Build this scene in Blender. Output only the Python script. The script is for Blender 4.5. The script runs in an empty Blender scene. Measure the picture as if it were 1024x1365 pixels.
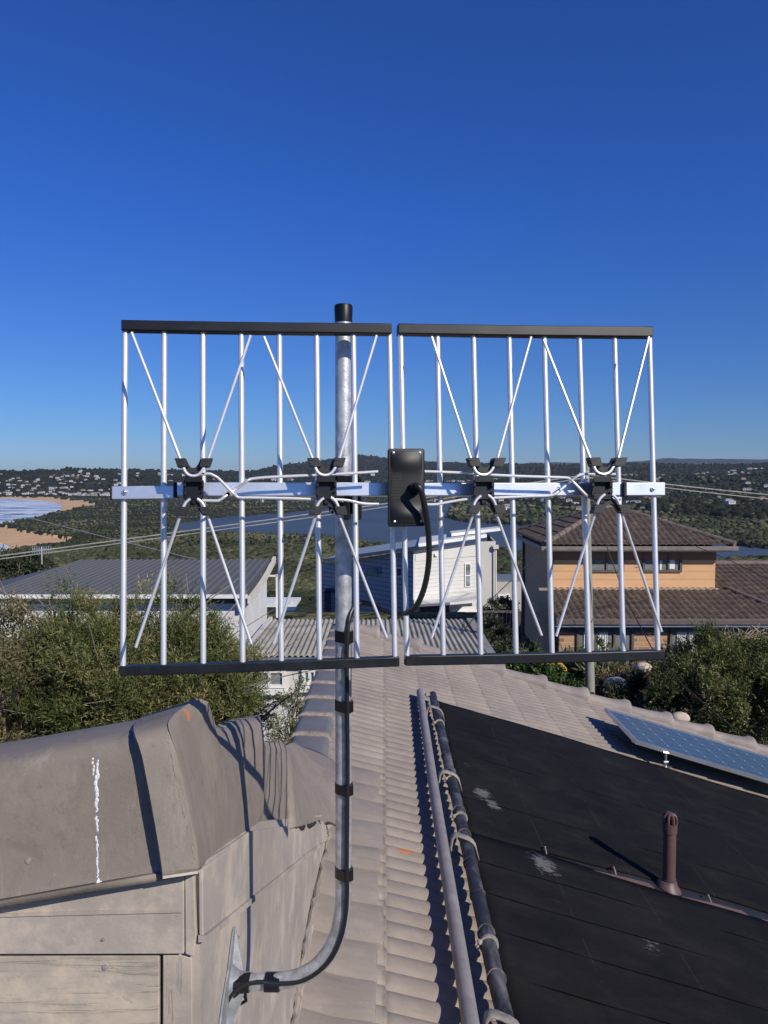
import bpy, math, random
import numpy as np
from mathutils import Vector, Matrix, noise
random.seed(7); RNG = np.random.default_rng(7)
sc = bpy.context.scene
COL = sc.collection
ZC = 60.0                      # camera height above the sea (m)
F = 1025.0                     # focal length in photo pixels
PITCH = math.atan((682.5 - 636.0) / F)
CP, SP = math.cos(PITCH), math.sin(PITCH)

def ray(px, py):
    u = (px - 512.0) / F; v = (682.5 - py) / F
    d = Vector((u, CP + v * SP, v * CP - SP))
    return d / d.y
def P(px, py, y):              # world point at distance y in front of the camera
    d = ray(px, py)
    return Vector((d.x * y, y, ZC + d.z * y))
def W(x, y, H):                # world point H metres below the camera
    return Vector((x, y, ZC - H))

# ------------------------------------------------------------------ mesh builder
class MB:
    def __init__(s): s.v = []; s.f = []; s.m = []
    def add(s, vs, fs, mi=0):
        o = len(s.v); s.v += [Vector(p) for p in vs]
        for f in fs: s.f.append([i + o for i in f]); s.m.append(mi)
    def tube(s, pts, r, n=10, caps=True, mi=0):
        pts = [Vector(p) for p in pts]; m = len(pts)
        rs = r if isinstance(r, (list, tuple)) else [r] * m
        tang = []
        for i in range(m):
            a = pts[max(i - 1, 0)]; b = pts[min(i + 1, m - 1)]
            tang.append((b - a).normalized())
        t0 = tang[0]; ref = Vector((0, 0, 1)) if abs(t0.z) < .9 else Vector((0, 1, 0))
        nrm = (ref - t0 * ref.dot(t0)).normalized()
        vs = []
        for i in range(m):
            t = tang[i]; nrm = (nrm - t * nrm.dot(t)).normalized(); bi = t.cross(nrm)
            for k in range(n):
                a = 2 * math.pi * k / n
                vs.append(pts[i] + (nrm * math.cos(a) + bi * math.sin(a)) * rs[i])
        fs = []
        for i in range(m - 1):
            for k in range(n):
                k2 = (k + 1) % n
                fs.append([i * n + k, i * n + k2, (i + 1) * n + k2, (i + 1) * n + k])
        if caps:
            fs.append(list(range(n))[::-1]); fs.append([(m - 1) * n + k for k in range(n)])
        s.add(vs, fs, mi)
    def box(s, c, size, R=None, mi=0):
        c = Vector(c); hx, hy, hz = [q / 2 for q in size]
        vs = []
        for z in (-hz, hz):
            for x, y in ((-hx, -hy), (hx, -hy), (hx, hy), (-hx, hy)):
                p = Vector((x, y, z)); p = R @ p if R else p
                vs.append(c + p)
        s.add(vs, [[0, 3, 2, 1], [4, 5, 6, 7], [0, 1, 5, 4], [1, 2, 6, 5], [2, 3, 7, 6], [3, 0, 4, 7]], mi)
    def prism(s, poly, ext, mi=0):
        n = len(poly); poly = [Vector(p) for p in poly]; ext = Vector(ext)
        s.add(poly + [p + ext for p in poly],
              [list(range(n))[::-1], [n + i for i in range(n)]] +
              [[i, (i + 1) % n, n + (i + 1) % n, n + i] for i in range(n)], mi)
    def loft(s, secs, mi=0, closed=False, caps=False):
        n = len(secs[0]); vs = [Vector(p) for q in secs for p in q]; fs = []
        kk = n if closed else n - 1
        for i in range(len(secs) - 1):
            for k in range(kk):
                k2 = (k + 1) % n
                fs.append([i * n + k, i * n + k2, (i + 1) * n + k2, (i + 1) * n + k])
        if caps:
            fs.append(list(range(n))[::-1]); fs.append([(len(secs) - 1) * n + k for k in range(n)])
        s.add(vs, fs, mi)
    def ball(s, c, r, nu=10, nv=6, sc3=(1, 1, 1), mi=0):
        c = Vector(c); vs = [c + Vector((0, 0, r * sc3[2]))]; fs = []
        for j in range(1, nv):
            th = math.pi * j / nv
            for k in range(nu):
                a = 2 * math.pi * k / nu
                vs.append(c + Vector((r * sc3[0] * math.sin(th) * math.cos(a), r * sc3[1] * math.sin(th) * math.sin(a), r * sc3[2] * math.cos(th))))
        vs.append(c - Vector((0, 0, r * sc3[2])))
        for k in range(nu): fs.append([0, 1 + k, 1 + (k + 1) % nu])
        for j in range(nv - 2):
            for k in range(nu):
                a = 1 + j * nu + k; b = 1 + j * nu + (k + 1) % nu
                fs.append([a, a + nu, b + nu, b])
        e = len(vs) - 1; o = 1 + (nv - 2) * nu
        for k in range(nu): fs.append([o + k, e, o + (k + 1) % nu])
        s.add(vs, fs, mi)
    def build(s, name, mat, parent=None, smooth=35, bevel=0, solid=0, attr=None):
        me = bpy.data.meshes.new(name)
        off = Vector((0, 0, 0))
        if parent is not None:
            off = world_loc(parent)
        me.from_pydata([tuple(p - off) for p in s.v], [], s.f)
        mats = mat if isinstance(mat, (list, tuple)) else [mat]
        for m in mats: me.materials.append(m)
        if len(mats) > 1: me.polygons.foreach_set('material_index', s.m)
        me.update()
        if smooth:
            me.shade_smooth(); me.set_sharp_from_angle(angle=math.radians(smooth))
        o = bpy.data.objects.new(name, me); COL.objects.link(o)
        if parent is not None: o.parent = parent
        if solid:
            md = o.modifiers.new('Solidify', 'SOLIDIFY'); md.thickness = solid; md.offset = -1
        if bevel:
            md = o.modifiers.new('Bevel', 'BEVEL'); md.width = bevel; md.segments = 2; md.limit_method = 'ANGLE'
        return o

def world_loc(o):
    l = Vector(o.location); p = o.parent
    while p is not None: l = l + p.location; p = p.parent
    return l
def tag(o, label=None, cat=None, group=None, kind=None):
    if label: o['label'] = label
    if cat: o['category'] = cat
    if group: o['group'] = group
    if kind: o['kind'] = kind
    return o
def empty(name, loc, label=None, cat=None, group=None):
    o = bpy.data.objects.new(name, None); COL.objects.link(o); o.location = loc
    o.empty_display_size = .1
    return tag(o, label, cat, group)
def spline(pts, sub=6):
    pts = [Vector(p) for p in pts]; out = []
    n = len(pts)
    for i in range(n - 1):
        p0 = pts[max(i - 1, 0)]; p1 = pts[i]; p2 = pts[i + 1]; p3 = pts[min(i + 2, n - 1)]
        for k in range(sub):
            t = k / sub
            out.append(.5 * ((2 * p1) + (-p0 + p2) * t + (2 * p0 - 5 * p1 + 4 * p2 - p3) * t * t + (-p0 + 3 * p1 - 3 * p2 + p3) * t ** 3))
    out.append(pts[-1]); return out

# ------------------------------------------------------------------ materials
def _nt(name):
    m = bpy.data.materials.new(name); m.use_nodes = True
    nt = m.node_tree; b = nt.nodes['Principled BSDF']
    return m, nt, b
def N(nt, typ, **kw):
    n = nt.nodes.new(typ)
    for k, v in kw.items(): setattr(n, k, v)
    return n
def ramp(nt, fac, stops):
    r = N(nt, 'ShaderNodeValToRGB'); e = r.color_ramp.elements
    while len(e) < len(stops): e.new(.5)
    for i, (p, c) in enumerate(stops):
        e[i].position = p; e[i].color = (*c, 1) if len(c) == 3 else c
    nt.links.new(fac, r.inputs[0]); return r.outputs[0]
def mix(nt, fac, a, b, mode='MIX'):
    n = N(nt, 'ShaderNodeMix', data_type='RGBA', blend_type=mode)
    L = nt.links
    for sock, val in ((n.inputs[0], fac), (n.inputs[6], a), (n.inputs[7], b)):
        if hasattr(val, 'node'): L.new(val, sock)
        elif isinstance(val, (int, float)): sock.default_value = val
        else: sock.default_value = (*val, 1) if len(val) == 3 else val
    return n.outputs[2]
def math_(nt, op, a, b=None, c=None, clamp=False):
    n = N(nt, 'ShaderNodeMath', operation=op); n.use_clamp = clamp
    for i, v in enumerate((a, b, c)):
        if v is None: continue
        if hasattr(v, 'node'): nt.links.new(v, n.inputs[i])
        else: n.inputs[i].default_value = v
    return n.outputs[0]
def coords(nt, scale=(1, 1, 1), kind='Object'):
    tc = N(nt, 'ShaderNodeTexCoord'); mp = N(nt, 'ShaderNodeMapping')
    mp.inputs['Scale'].default_value = scale
    nt.links.new(tc.outputs[kind], mp.inputs[0]); return mp.outputs[0]
def geopos(nt, scale=(1, 1, 1)):
    g = N(nt, 'ShaderNodeNewGeometry'); mp = N(nt, 'ShaderNodeMapping')
    mp.inputs['Scale'].default_value = scale
    nt.links.new(g.outputs['Position'], mp.inputs[0]); return mp.outputs[0]
def noi(nt, vec, scale, detail=4, rough=.55, dist=0):
    n = N(nt, 'ShaderNodeTexNoise'); n.inputs['Scale'].default_value = scale
    n.inputs['Detail'].default_value = detail; n.inputs['Roughness'].default_value = rough
    n.inputs['Distortion'].default_value = dist
    nt.links.new(vec, n.inputs['Vector']); return n.outputs['Fac']
def bump(nt, b, h, strength=.3, dist=.01, prev=None):
    n = N(nt, 'ShaderNodeBump'); n.inputs['Strength'].default_value = strength
    n.inputs['Distance'].default_value = dist
    nt.links.new(h, n.inputs['Height'])
    if prev: nt.links.new(prev, n.inputs['Normal'])
    nt.links.new(n.outputs[0], b.inputs['Normal']); return n.outputs[0]
def M(name, c, rough=.6, metal=0, var=.25, vscale=6, bs=0, bscale=60, bdist=.004, spec=.5, dirt=None, stretch=(1, 1, 1)):
    m, nt, b = _nt(name)
    v = geopos(nt, stretch)
    n1 = noi(nt, v, vscale, 5, .6)
    lo = tuple(q * (1 - var) for q in c); hi = tuple(min(1, q * (1 + var)) for q in c)
    col = ramp(nt, n1, [(.3, lo), (.7, hi)])
    if dirt:
        n2 = noi(nt, v, vscale * .37, 6, .7, .4)
        msk = ramp(nt, n2, [(.50, (0, 0, 0)), (.68, (1, 1, 1))])
        col = mix(nt, math_(nt, 'MULTIPLY', msk, dirt[1]), col, dirt[0])
    nt.links.new(col, b.inputs['Base Color'])
    b.inputs['Roughness'].default_value = rough; b.inputs['Metallic'].default_value = metal
    b.inputs['Specular IOR Level'].default_value = spec
    if bs: bump(nt, b, noi(nt, v, bscale, 4, .6), bs, bdist)
    return m

def tile_mat(name, c, spots=(), laps=True):
    m, nt, b = _nt(name)
    v = geopos(nt)
    big = noi(nt, v, 1.4, 5, .65); mid = noi(nt, v, 9, 6, .7); fine = noi(nt, v, 160, 3, .6)
    col = ramp(nt, big, [(.25, tuple(q * .86 for q in c)), (.75, tuple(q * 1.12 for q in c))])
    col = mix(nt, ramp(nt, mid, [(.46, (0, 0, 0)), (.75, (.6, .6, .6))]), col, tuple(q * 1.35 for q in c))
    # per-tile tone
    sx = N(nt, 'ShaderNodeSeparateXYZ'); nt.links.new(v, sx.inputs[0])
    fx = math_(nt, 'FLOOR', math_(nt, 'DIVIDE', sx.outputs[0], .38)); fy = math_(nt, 'FLOOR', math_(nt, 'DIVIDE', sx.outputs[1], .26))
    cb = N(nt, 'ShaderNodeCombineXYZ'); nt.links.new(fx, cb.inputs[0]); nt.links.new(fy, cb.inputs[1])
    wn = N(nt, 'ShaderNodeTexWhiteNoise'); nt.links.new(cb.outputs[0], wn.inputs[0])
    tone = ramp(nt, wn.outputs[0], [(0, (.90, .90, .90)), (1, (1.05, 1.04, 1.02))])
    col = mix(nt, 1.0, col, tone, 'MULTIPLY')
    drk = noi(nt, v, 30, 6, .75)
    col = mix(nt, ramp(nt, drk, [(.62, (0, 0, 0)), (.72, (.55, .55, .55))]), col, tuple(q * .45 for q in c))
    if laps:
        fr = math_(nt, 'FRACT', math_(nt, 'ADD', math_(nt, 'DIVIDE', sx.outputs[0], .38), .004))
        edge = math_(nt, 'MAXIMUM', ramp(nt, fr, [(0, (1, 1, 1)), (.10, (0, 0, 0))]), ramp(nt, fr, [(.965, (0, 0, 0)), (1, (.8, .8, .8))]))
        em = math_(nt, 'MULTIPLY', edge, ramp(nt, noi(nt, v, 7, 5, .7), [(.35, (0, 0, 0)), (.62, (.75, .75, .75))]))
        col = mix(nt, em, col, tuple(q * .42 for q in c))
        st = noi(nt, geopos(nt, (1.5, 9, 1)), 2.4, 5, .65)
        col = mix(nt, ramp(nt, st, [(.52, (0, 0, 0)), (.7, (.4, .4, .4))]), col, (c[0] * .72, c[1] * .74, c[2] * .72))
        lich = noi(nt, v, 55, 3, .5); col = mix(nt, ramp(nt, lich, [(.70, (0, 0, 0)), (.74, (.5, .5, .5))]), col, (.42, .42, .37))
    else:
        st = noi(nt, geopos(nt, (26, 26, 3)), 1.0, 6, .75, .3)
        col = mix(nt, ramp(nt, st, [(.55, (0, 0, 0)), (.72, (.6, .6, .6))]), col, tuple(q * 1.45 for q in c))
        bl = noi(nt, v, 13, 6, .75, .5)
        col = mix(nt, ramp(nt, bl, [(.54, (0, 0, 0)), (.70, (.6, .6, .6))]), col, tuple(q * .6 for q in c))
        sc1 = noi(nt, geopos(nt, (1, 1, 1)), 95, 4, .7); col = mix(nt, ramp(nt, sc1, [(.68, (0, 0, 0)), (.72, (.7, .7, .7))]), col, (.36, .33, .30))
    for (p, r, oc) in spots:
        vd = N(nt, 'ShaderNodeVectorMath', operation='DISTANCE'); nt.links.new(v, vd.inputs[0]); vd.inputs[1].default_value = p
        d = math_(nt, 'ADD', vd.outputs['Value'], math_(nt, 'MULTIPLY', math_(nt, 'SUBTRACT', mid, .5), r * 1.0))
        msk = math_(nt, 'LESS_THAN', d, r)
        col = mix(nt, msk, col, oc)
    nt.links.new(col, b.inputs['Base Color']); b.inputs['Roughness'].default_value = .72
    b.inputs['Specular IOR Level'].default_value = .3
    h = math_(nt, 'ADD', math_(nt, 'MULTIPLY', mid, .6), math_(nt, 'MULTIPLY', fine, .25))
    bump(nt, b, h, .35, .006)
    return m

MT = {}
spot_o = (.55, .20, .09)
# broken tile and the chip on the verge cap
def on_roof(px, py, up=.03):
    d = ray(px, py); k = (2.168 - up) / (-d.z - .3 * d.x); return Vector((d.x * k, k, ZC + d.z * k))
MT['tile'] = tile_mat('roof_tile', (.292, .250, .212), [(tuple(on_roof(540, 1127)), .055, spot_o)])
CAPC = (.25, .216, .184)
MT['cap'] = tile_mat('verge_cap', CAPC, laps=False)
MT['ridge'] = M('ridge_cap', (.165, .16, .16), .62, var=.12, vscale=5, bs=.3, bscale=90)
MT['mortar'] = M('mortar', (.29, .245, .21), .85, var=.3, vscale=20, bs=.7, bscale=70, bdist=.01)
MT['farcap'] = M('far_cap', (.25, .215, .20), .7, var=.2, vscale=5, bs=.4, bscale=60, dirt=((.40, .33, .28), .6))
def wood_mat(name, c, axis):
    m, nt, b = _nt(name)
    st = (2.2, 2.2, 45) if axis == 'x' else ((40, 40, 3) if axis == 'z' else (1, 1, 1))
    v = geopos(nt, st); v1 = geopos(nt)
    g = noi(nt, v, 2.0, 6, .7, .6)
    big = noi(nt, v1, 7, 5, .7)
    col = ramp(nt, g, [(.3, tuple(q * .86 for q in c)), (.7, tuple(q * 1.1 for q in c))])
    col = mix(nt, ramp(nt, big, [(.47, (0, 0, 0)), (.62, (.9, .9, .9))]), col, (c[0] * 1.38, c[1] * 1.32, c[2] * 1.24))
    low = noi(nt, v1, 2.2, 5, .6); col = mix(nt, ramp(nt, low, [(.5, (0, 0, 0)), (.65, (.5, .5, .5))]), col, (c[0] * .72, c[1] * .70, c[2] * .68))
    chip = noi(nt, v1, 38, 6, .85)
    col = mix(nt, ramp(nt, chip, [(.645, (0, 0, 0)), (.685, (.7, .7, .7))]), col, (.13, .11, .095))
    nt.links.new(col, b.inputs['Base Color']); b.inputs['Roughness'].default_value = .78
    cr = ramp(nt, g, [(.36, (0, 0, 0)), (.43, (1, 1, 1))])
    bump(nt, b, math_(nt, 'ADD', math_(nt, 'MULTIPLY', cr, .7), math_(nt, 'MULTIPLY', chip, .5)), .5, .004)
    return m
MT['wood'] = wood_mat('weathered_board', (.41, .36, .295), 'x')
MT['board'] = wood_mat('painted_board', (.39, .345, .30), 'n')
MT['boardz'] = wood_mat('painted_post', (.40, .355, .305), 'z')
MT['galv'] = M('galvanised_steel', (.56, .58, .60), .45, .6, var=.35, vscale=45, bs=.25, bscale=120)
MT['alu'] = M('aluminium_rod', (.80, .80, .82), .42, .55, var=.05, vscale=30)
MT['boom'] = M('aluminium_tube', (.70, .73, .78), .34, .75, var=.1, vscale=25, bs=.05, bscale=40)
MT['blackp'] = M('black_plastic', (.0055, .0065, .010), .42, var=.35, vscale=25, spec=.35, dirt=((.06, .06, .065), .22))
MT['blackbox'] = M('black_box', (.0075, .0075, .0085), .45, spec=.4, var=.3, vscale=20, bs=.06, bscale=300, bdist=.001)
MT['grip'] = M('grey_plastic', (.014, .0145, .017), .5, var=.2, vscale=40)
MT['tape'] = M('black_tape', (.010, .010, .012), .3, var=.3)
MT['cable'] = M('cable', (.016, .016, .018), .38, var=.2)
MT['steel'] = M('screw_steel', (.75, .75, .75), .3, .9, var=.1)
MT['pvc'] = M('grey_pvc', (.245, .225, .22), .6, var=.16, vscale=9, bs=.15, bscale=60, dirt=((.16, .14, .13), .5))
MT['rubber'] = M('black_rubber_pipe', (.030, .029, .030), .5, var=.5, vscale=12, dirt=((.20, .185, .175), .95), stretch=(1, .45, 1))
MT['strap'] = M('grey_strap', (.30, .27, .235), .75, var=.35, vscale=20, dirt=((.10, .09, .085), .7))
MT['vent'] = M('vent_brown', (.105, .062, .058), .5, var=.12, vscale=15)
MT['terra'] = M('bare_brown', (.14, .088, .075), .7, var=.2)
MT['white'] = M('white_paint', (.74, .74, .72), .6, var=.06, vscale=2)
MT['cream'] = M('cream_render', (.62, .59, .53), .75, var=.08, vscale=1.5, bs=.2, bscale=30)
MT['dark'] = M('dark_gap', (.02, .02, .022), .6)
MT['navy'] = M('navy_paint_and_shade', (.02, .035, .08), .5)
MT['brownwall'] = M('brown_brick', (.16, .12, .095), .8, var=.2, vscale=12)
MT['trunk'] = M('bark', (.11, .085, .065), .85, var=.35, vscale=20, bs=.6, bscale=50)
MT['pole'] = M('weathered_pole', (.27, .28, .235), .85, var=.22, vscale=8, bs=.5, bscale=25, stretch=(8, 8, .6), dirt=((.14, .15, .10), .5))
MT['wire'] = M('overhead_wire', (.36, .36, .33), .6, .2)
MT['wired'] = M('dark_wire', (.02, .02, .02), .6)
MT['gutter'] = M('brown_gutter', (.12, .095, .085), .5)
MT['yellow'] = M('yellow_plastic', (.75, .45, .02), .5)
MT['greyroof'] = M('grey_roof', (.15, .165, .18), .5, var=.08, vscale=1)

def glass_mat(name, c=(.03, .04, .05)):
    m, nt, b = _nt(name)
    v = geopos(nt)
    col = ramp(nt, noi(nt, v, 1.8, 3), [(.35, c), (.7, tuple(q * 3 for q in c))])
    nt.links.new(col, b.inputs['Base Color']); b.inputs['Roughness'].default_value = .08
    return m
MT['glass'] = glass_mat('window_glass')
MT['glassp'] = glass_mat('pale_window_glass', (.10, .12, .13))
def siding_mat(name, c, pitch, dark=.45):
    m, nt, b = _nt(name)
    g = N(nt, 'ShaderNodeNewGeometry'); sx = N(nt, 'ShaderNodeSeparateXYZ'); nt.links.new(g.outputs['Position'], sx.inputs[0])
    fr = math_(nt, 'FRACT', math_(nt, 'DIVIDE', sx.outputs[2], pitch))
    col = mix(nt, ramp(nt, fr, [(0, (1, 1, 1)), (.10, (1, 1, 1)), (.16, (0, 0, 0))]), c, tuple(q * dark for q in c))
    n1 = noi(nt, geopos(nt, (1, 1, 4)), 1.5, 5, .6)
    col = mix(nt, 1, col, ramp(nt, n1, [(.3, (.9, .9, .9)), (.7, (1.05, 1.05, 1.05))]), 'MULTIPLY')
    nt.links.new(col, b.inputs['Base Color']); b.inputs['Roughness'].default_value = .65
    bump(nt, b, fr, .6, .03)
    return m
MT['orange'] = siding_mat('orange_siding', (.72, .43, .22), .27, .78)
MT['sidingw'] = siding_mat('white_siding', (.66, .65, .62), .20, .72)
MT['siding_shaded'] = siding_mat('shaded_white_siding', (.33, .37, .43), .24, .30)  # white siding darkened and blued, the side wall's shade put into its colour
def brick_mat():
    m, nt, b = _nt('face_brick')
    tc = N(nt, 'ShaderNodeNewGeometry'); sx = N(nt, 'ShaderNodeSeparateXYZ'); cb = N(nt, 'ShaderNodeCombineXYZ')
    nt.links.new(tc.outputs['Position'], sx.inputs[0])
    nt.links.new(math_(nt, 'ADD', sx.outputs[0], sx.outputs[1]), cb.inputs[0]); nt.links.new(sx.outputs[2], cb.inputs[1])
    br = N(nt, 'ShaderNodeTexBrick'); nt.links.new(cb.outputs[0], br.inputs[0])
    br.inputs['Scale'].default_value = 1; br.inputs['Brick Width'].default_value = .36; br.inputs['Row Height'].default_value = .13
    br.inputs['Mortar Size'].default_value = .014
    br.inputs['Color1'].default_value = (.48, .27, .13, 1); br.inputs['Color2'].default_value = (.26, .13, .075, 1)
    br.inputs['Mortar'].default_value = (.42, .36, .28, 1)
    nt.links.new(br.outputs[0], b.inputs['Base Color']); b.inputs['Roughness'].default_value = .8
    return m
MT['brick'] = brick_mat()
def dtile_mat():
    m, nt, b = _nt('dark_roof_tile')
    v = geopos(nt)
    n1 = noi(nt, v, 3.5, 6, .7)
    col = ramp(nt, n1, [(.3, (.050, .036, .028)), (.55, (.098, .072, .052)), (.8, (.21, .165, .125))])
    nt.links.new(col, b.inputs['Base Color']); b.inputs['Roughness'].default_value = .75
    bump(nt, b, noi(nt, v, 25, 4), .5, .02)
    return m
MT['dtile'] = dtile_mat()
MT['dcap'] = M('brown_ridge', (.15, .115, .10), .75, var=.3, vscale=5)
MT['fibro'] = M('fibro_sheet', (.36, .34, .27), .8, var=.22, vscale=1.3, bs=.4, bscale=15, dirt=((.20, .19, .15), .6))

def leaf_mat(name, cols, rough=.55):
    m, nt, b = _nt(name)
    a = N(nt, 'ShaderNodeAttribute'); a.attribute_name = 'tint'
    n = len(cols)
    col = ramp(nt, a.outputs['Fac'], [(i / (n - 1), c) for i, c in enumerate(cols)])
    nt.links.new(col, b.inputs['Base Color']); b.inputs['Roughness'].default_value = rough
    b.inputs['Specular IOR Level'].default_value = .3
    # a little light passes through the leaves
    tr = N(nt, 'ShaderNodeBsdfTranslucent'); nt.links.new(col, tr.inputs[0])
    ms = N(nt, 'ShaderNodeMixShader'); ms.inputs[0].default_value = .24
    out = nt.nodes['Material Output']
    nt.links.new(b.outputs[0], ms.inputs[1]); nt.links.new(tr.outputs[0], ms.inputs[2]); nt.links.new(ms.outputs[0], out.inputs[0])
    return m
MT['leafo'] = leaf_mat('olive_leaves', [(.038, .052, .016), (.072, .096, .027), (.130, .155, .045), (.21, .215, .085), (.42, .31, .16)])
MT['leafg'] = leaf_mat('green_leaves', [(.03, .055, .015), (.05, .095, .022), (.085, .14, .035), (.15, .2, .06)])
MT['leafd'] = leaf_mat('dark_leaves', [(.022, .032, .018), (.04, .052, .026), (.065, .075, .04), (.13, .13, .08)])
MT['leafs'] = leaf_mat('sparse_leaves', [(.07, .085, .035), (.13, .145, .06), (.24, .24, .13), (.38, .34, .22)])
MT['leafp'] = leaf_mat('dry_leaves', [(.07, .045, .03), (.13, .085, .055), (.22, .17, .10), (.36, .29, .19)])
MT['blossom'] = leaf_mat('dry_blossom', [(.35, .2, .1), (.5, .3, .15)])

# ------------------------------------------------------------------ fast leaf clouds
def leaf_object(name, C, D, L, Wd, tint, mat, parent):
    """C base points, D unit directions, L lengths, Wd widths -> one mesh of bent rhombic leaves"""
    n = len(C)
    r = RNG.normal(size=(n, 3)); S = np.cross(D, r); S /= np.linalg.norm(S, axis=1)[:, None] + 1e-9
    mid = C + D * (L * .5)[:, None]
    v = np.empty((n, 4, 3))
    v[:, 0] = C; v[:, 1] = mid + S * (Wd * .5)[:, None]; v[:, 2] = C + D * L[:, None]; v[:, 3] = mid - S * (Wd * .5)[:, None]
    off = np.array(world_loc(parent)) if parent is not None else 0
    v = (v - off).reshape(-1, 3)
    me = bpy.data.meshes.new(name)
    me.vertices.add(4 * n); me.vertices.foreach_set('co', v.astype(np.float32).ravel())
    me.loops.add(4 * n); me.loops.foreach_set('vertex_index', np.arange(4 * n, dtype=np.int32))
    me.polygons.add(n); me.polygons.foreach_set('loop_start', np.arange(0, 4 * n, 4, dtype=np.int32))
    me.update(calc_edges=True)
    a = me.attributes.new('tint', 'FLOAT', 'POINT'); a.data.foreach_set('value', np.repeat(tint, 4).astype(np.float32))
    me.materials.append(mat)
    o = bpy.data.objects.new(name, me); COL.objects.link(o)
    if parent is not None: o.parent = parent
    return o
def crown(name, lobes, mat, parent, twigs=2500, per=9, leaf=.045, wid=.010, twig=.16, up=.5, dens_noise=3.0, cut=.0, tip=.0, clumpn=26):
    """lobes: list of (center, (rx,ry,rz)); twigs start near lobe surfaces and spray outward/up"""
    vol = np.array([l[1][0] * l[1][1] + l[1][0] * l[1][2] for l in lobes]); pr = vol / vol.sum()
    base = []; dirs = []; tn = []
    seed = random.random() * 50
    K = int(clumpn * len(lobes)); cl = []
    for _ in range(K):
        k = RNG.choice(len(lobes), p=pr); c, r = lobes[k]; r = np.array(r)
        d = RNG.normal(size=3); d /= np.linalg.norm(d)
        rad = RNG.uniform(.25, 1.0) ** .5
        cl.append((np.array(c) + d * r * rad, d, min(r) * RNG.uniform(.16, .42), RNG.normal() * .13))
    w_ = np.array([q[2] ** 2 for q in cl]); w_ /= w_.sum()
    for q in RNG.choice(K, size=twigs, p=w_):
        cc, d0, cr, t0 = cl[q]
        d = RNG.normal(size=3); d /= np.linalg.norm(d)
        p = cc + d * cr * RNG.uniform(.1, 1.0) * np.array([1, 1, .8])
        qd = d * .7 + d0 * .6 + np.array([0, 0, up]) + RNG.normal(size=3) * .25
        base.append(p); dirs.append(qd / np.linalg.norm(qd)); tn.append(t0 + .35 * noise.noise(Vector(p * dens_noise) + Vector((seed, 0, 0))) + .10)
    base = np.array(base); dirs = np.array(dirs); tn = np.array(tn)
    t = (np.arange(per) / per)
    tl = twig * RNG.uniform(.5, 1.4, size=twigs)
    bend = RNG.normal(size=(twigs, 3)) * .12
    C = base[:, None, :] + dirs[:, None, :] * (t[None, :, None] * tl[:, None, None]) + bend[:, None, :] * (t[None, :, None] ** 2) * tl[:, None, None]
    D = dirs[:, None, :] * .75 + RNG.normal(size=(twigs, per, 3)) * .55
    D /= np.linalg.norm(D, axis=2)[:, :, None]
    n = twigs * per
    L = leaf * RNG.uniform(.6, 1.3, n); Wd = wid * RNG.uniform(.7, 1.4, n)
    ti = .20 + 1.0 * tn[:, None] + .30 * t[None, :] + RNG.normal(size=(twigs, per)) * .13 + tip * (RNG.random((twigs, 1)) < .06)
    return leaf_object(name, C.reshape(-1, 3), D.reshape(-1, 3), L, Wd, np.clip(ti.ravel(), 0, 1), mat, parent)
def limbs(name, root, targets, r0, parent, mat=None, n=7, twig_r=.25):
    mb = MB(); root = Vector(root)
    for t in targets:
        t = Vector(t); mid = root.lerp(t, .5) + Vector((random.uniform(-.12, .12), random.uniform(-.12, .12), .15)) * (t - root).length * .5
        pts = spline([root, root.lerp(mid, .5), mid, t], 4); k = len(pts)
        mb.tube(pts, [r0 * (1 - .85 * i / (k - 1)) for i in range(k)], n)
        for _ in range(4):
            a = pts[random.randint(k // 3, k - 2)]; b = a + Vector((random.uniform(-1, 1), random.uniform(-1, 1), random.uniform(.1, 1))).normalized() * (t - root).length * .3
            mb.tube([a, a.lerp(b, .5) + Vector((0, 0, .02)), b], [r0 * twig_r, r0 * twig_r * .6, r0 * .05], 5)
    return mb.build(name, mat or MT['trunk'], parent)

# ------------------------------------------------------------------ roofs of rolled tiles
def tile_sheet(mb, O, U, V, lu, lv, course=.38, pitch=.15, amp=.020, vres=8, step=.020, clip=None, jit=.005, mi=0, prof=None):
    U = Vector(U).normalized(); V = Vector(V).normalized(); Nn = U.cross(V).normalized()
    if Nn.z < 0: Nn = -Nn
    O = Vector(O); nv = int(lv / pitch * vres) + 1
    nc = int(math.ceil(lu / course))
    prof = prof or (lambda f: math.sin(math.pi * f) ** .75)
    for c in range(nc):
        u0 = c * course; u1 = min(u0 + course, lu)
        rows = [(u0, 0), (u0 + (u1 - u0) * .5, step * .5), (u1 - .004, step), (u1 + .002, step * .75), (u1, -.004)]
        vs = []
        for (u, off) in rows:
            a, b2 = clip(min(u, lu)) if clip else (0, lv)
            for i in range(nv + 1):
                v = i * pitch / vres; f = (v / pitch) % 1.0
                ti = int(v / (2 * pitch)); rj = ((ti * 7919 + c * 104729) % 1000) / 1000 - .5
                rj2 = ((ti * 3571 + c * 7907) % 1000) / 1000 - .5
                h = amp * (prof(f) if prof else 0) + off * (1 + rj2 * .25) + rj * jit * (1 if off > 0 else 0)
                vv = min(max(v, a), b2)
                du = rj2 * .008 if off > step * .6 else 0
                vs.append(O + U * (u + du) + V * vv + Nn * h)
        w = nv + 1; fs = []
        for r in range(len(rows) - 1):
            for i in range(nv):
                fs.append([r * w + i, r * w + i + 1, (r + 1) * w + i + 1, (r + 1) * w + i])
        mb.add(vs, fs, mi)

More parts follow.
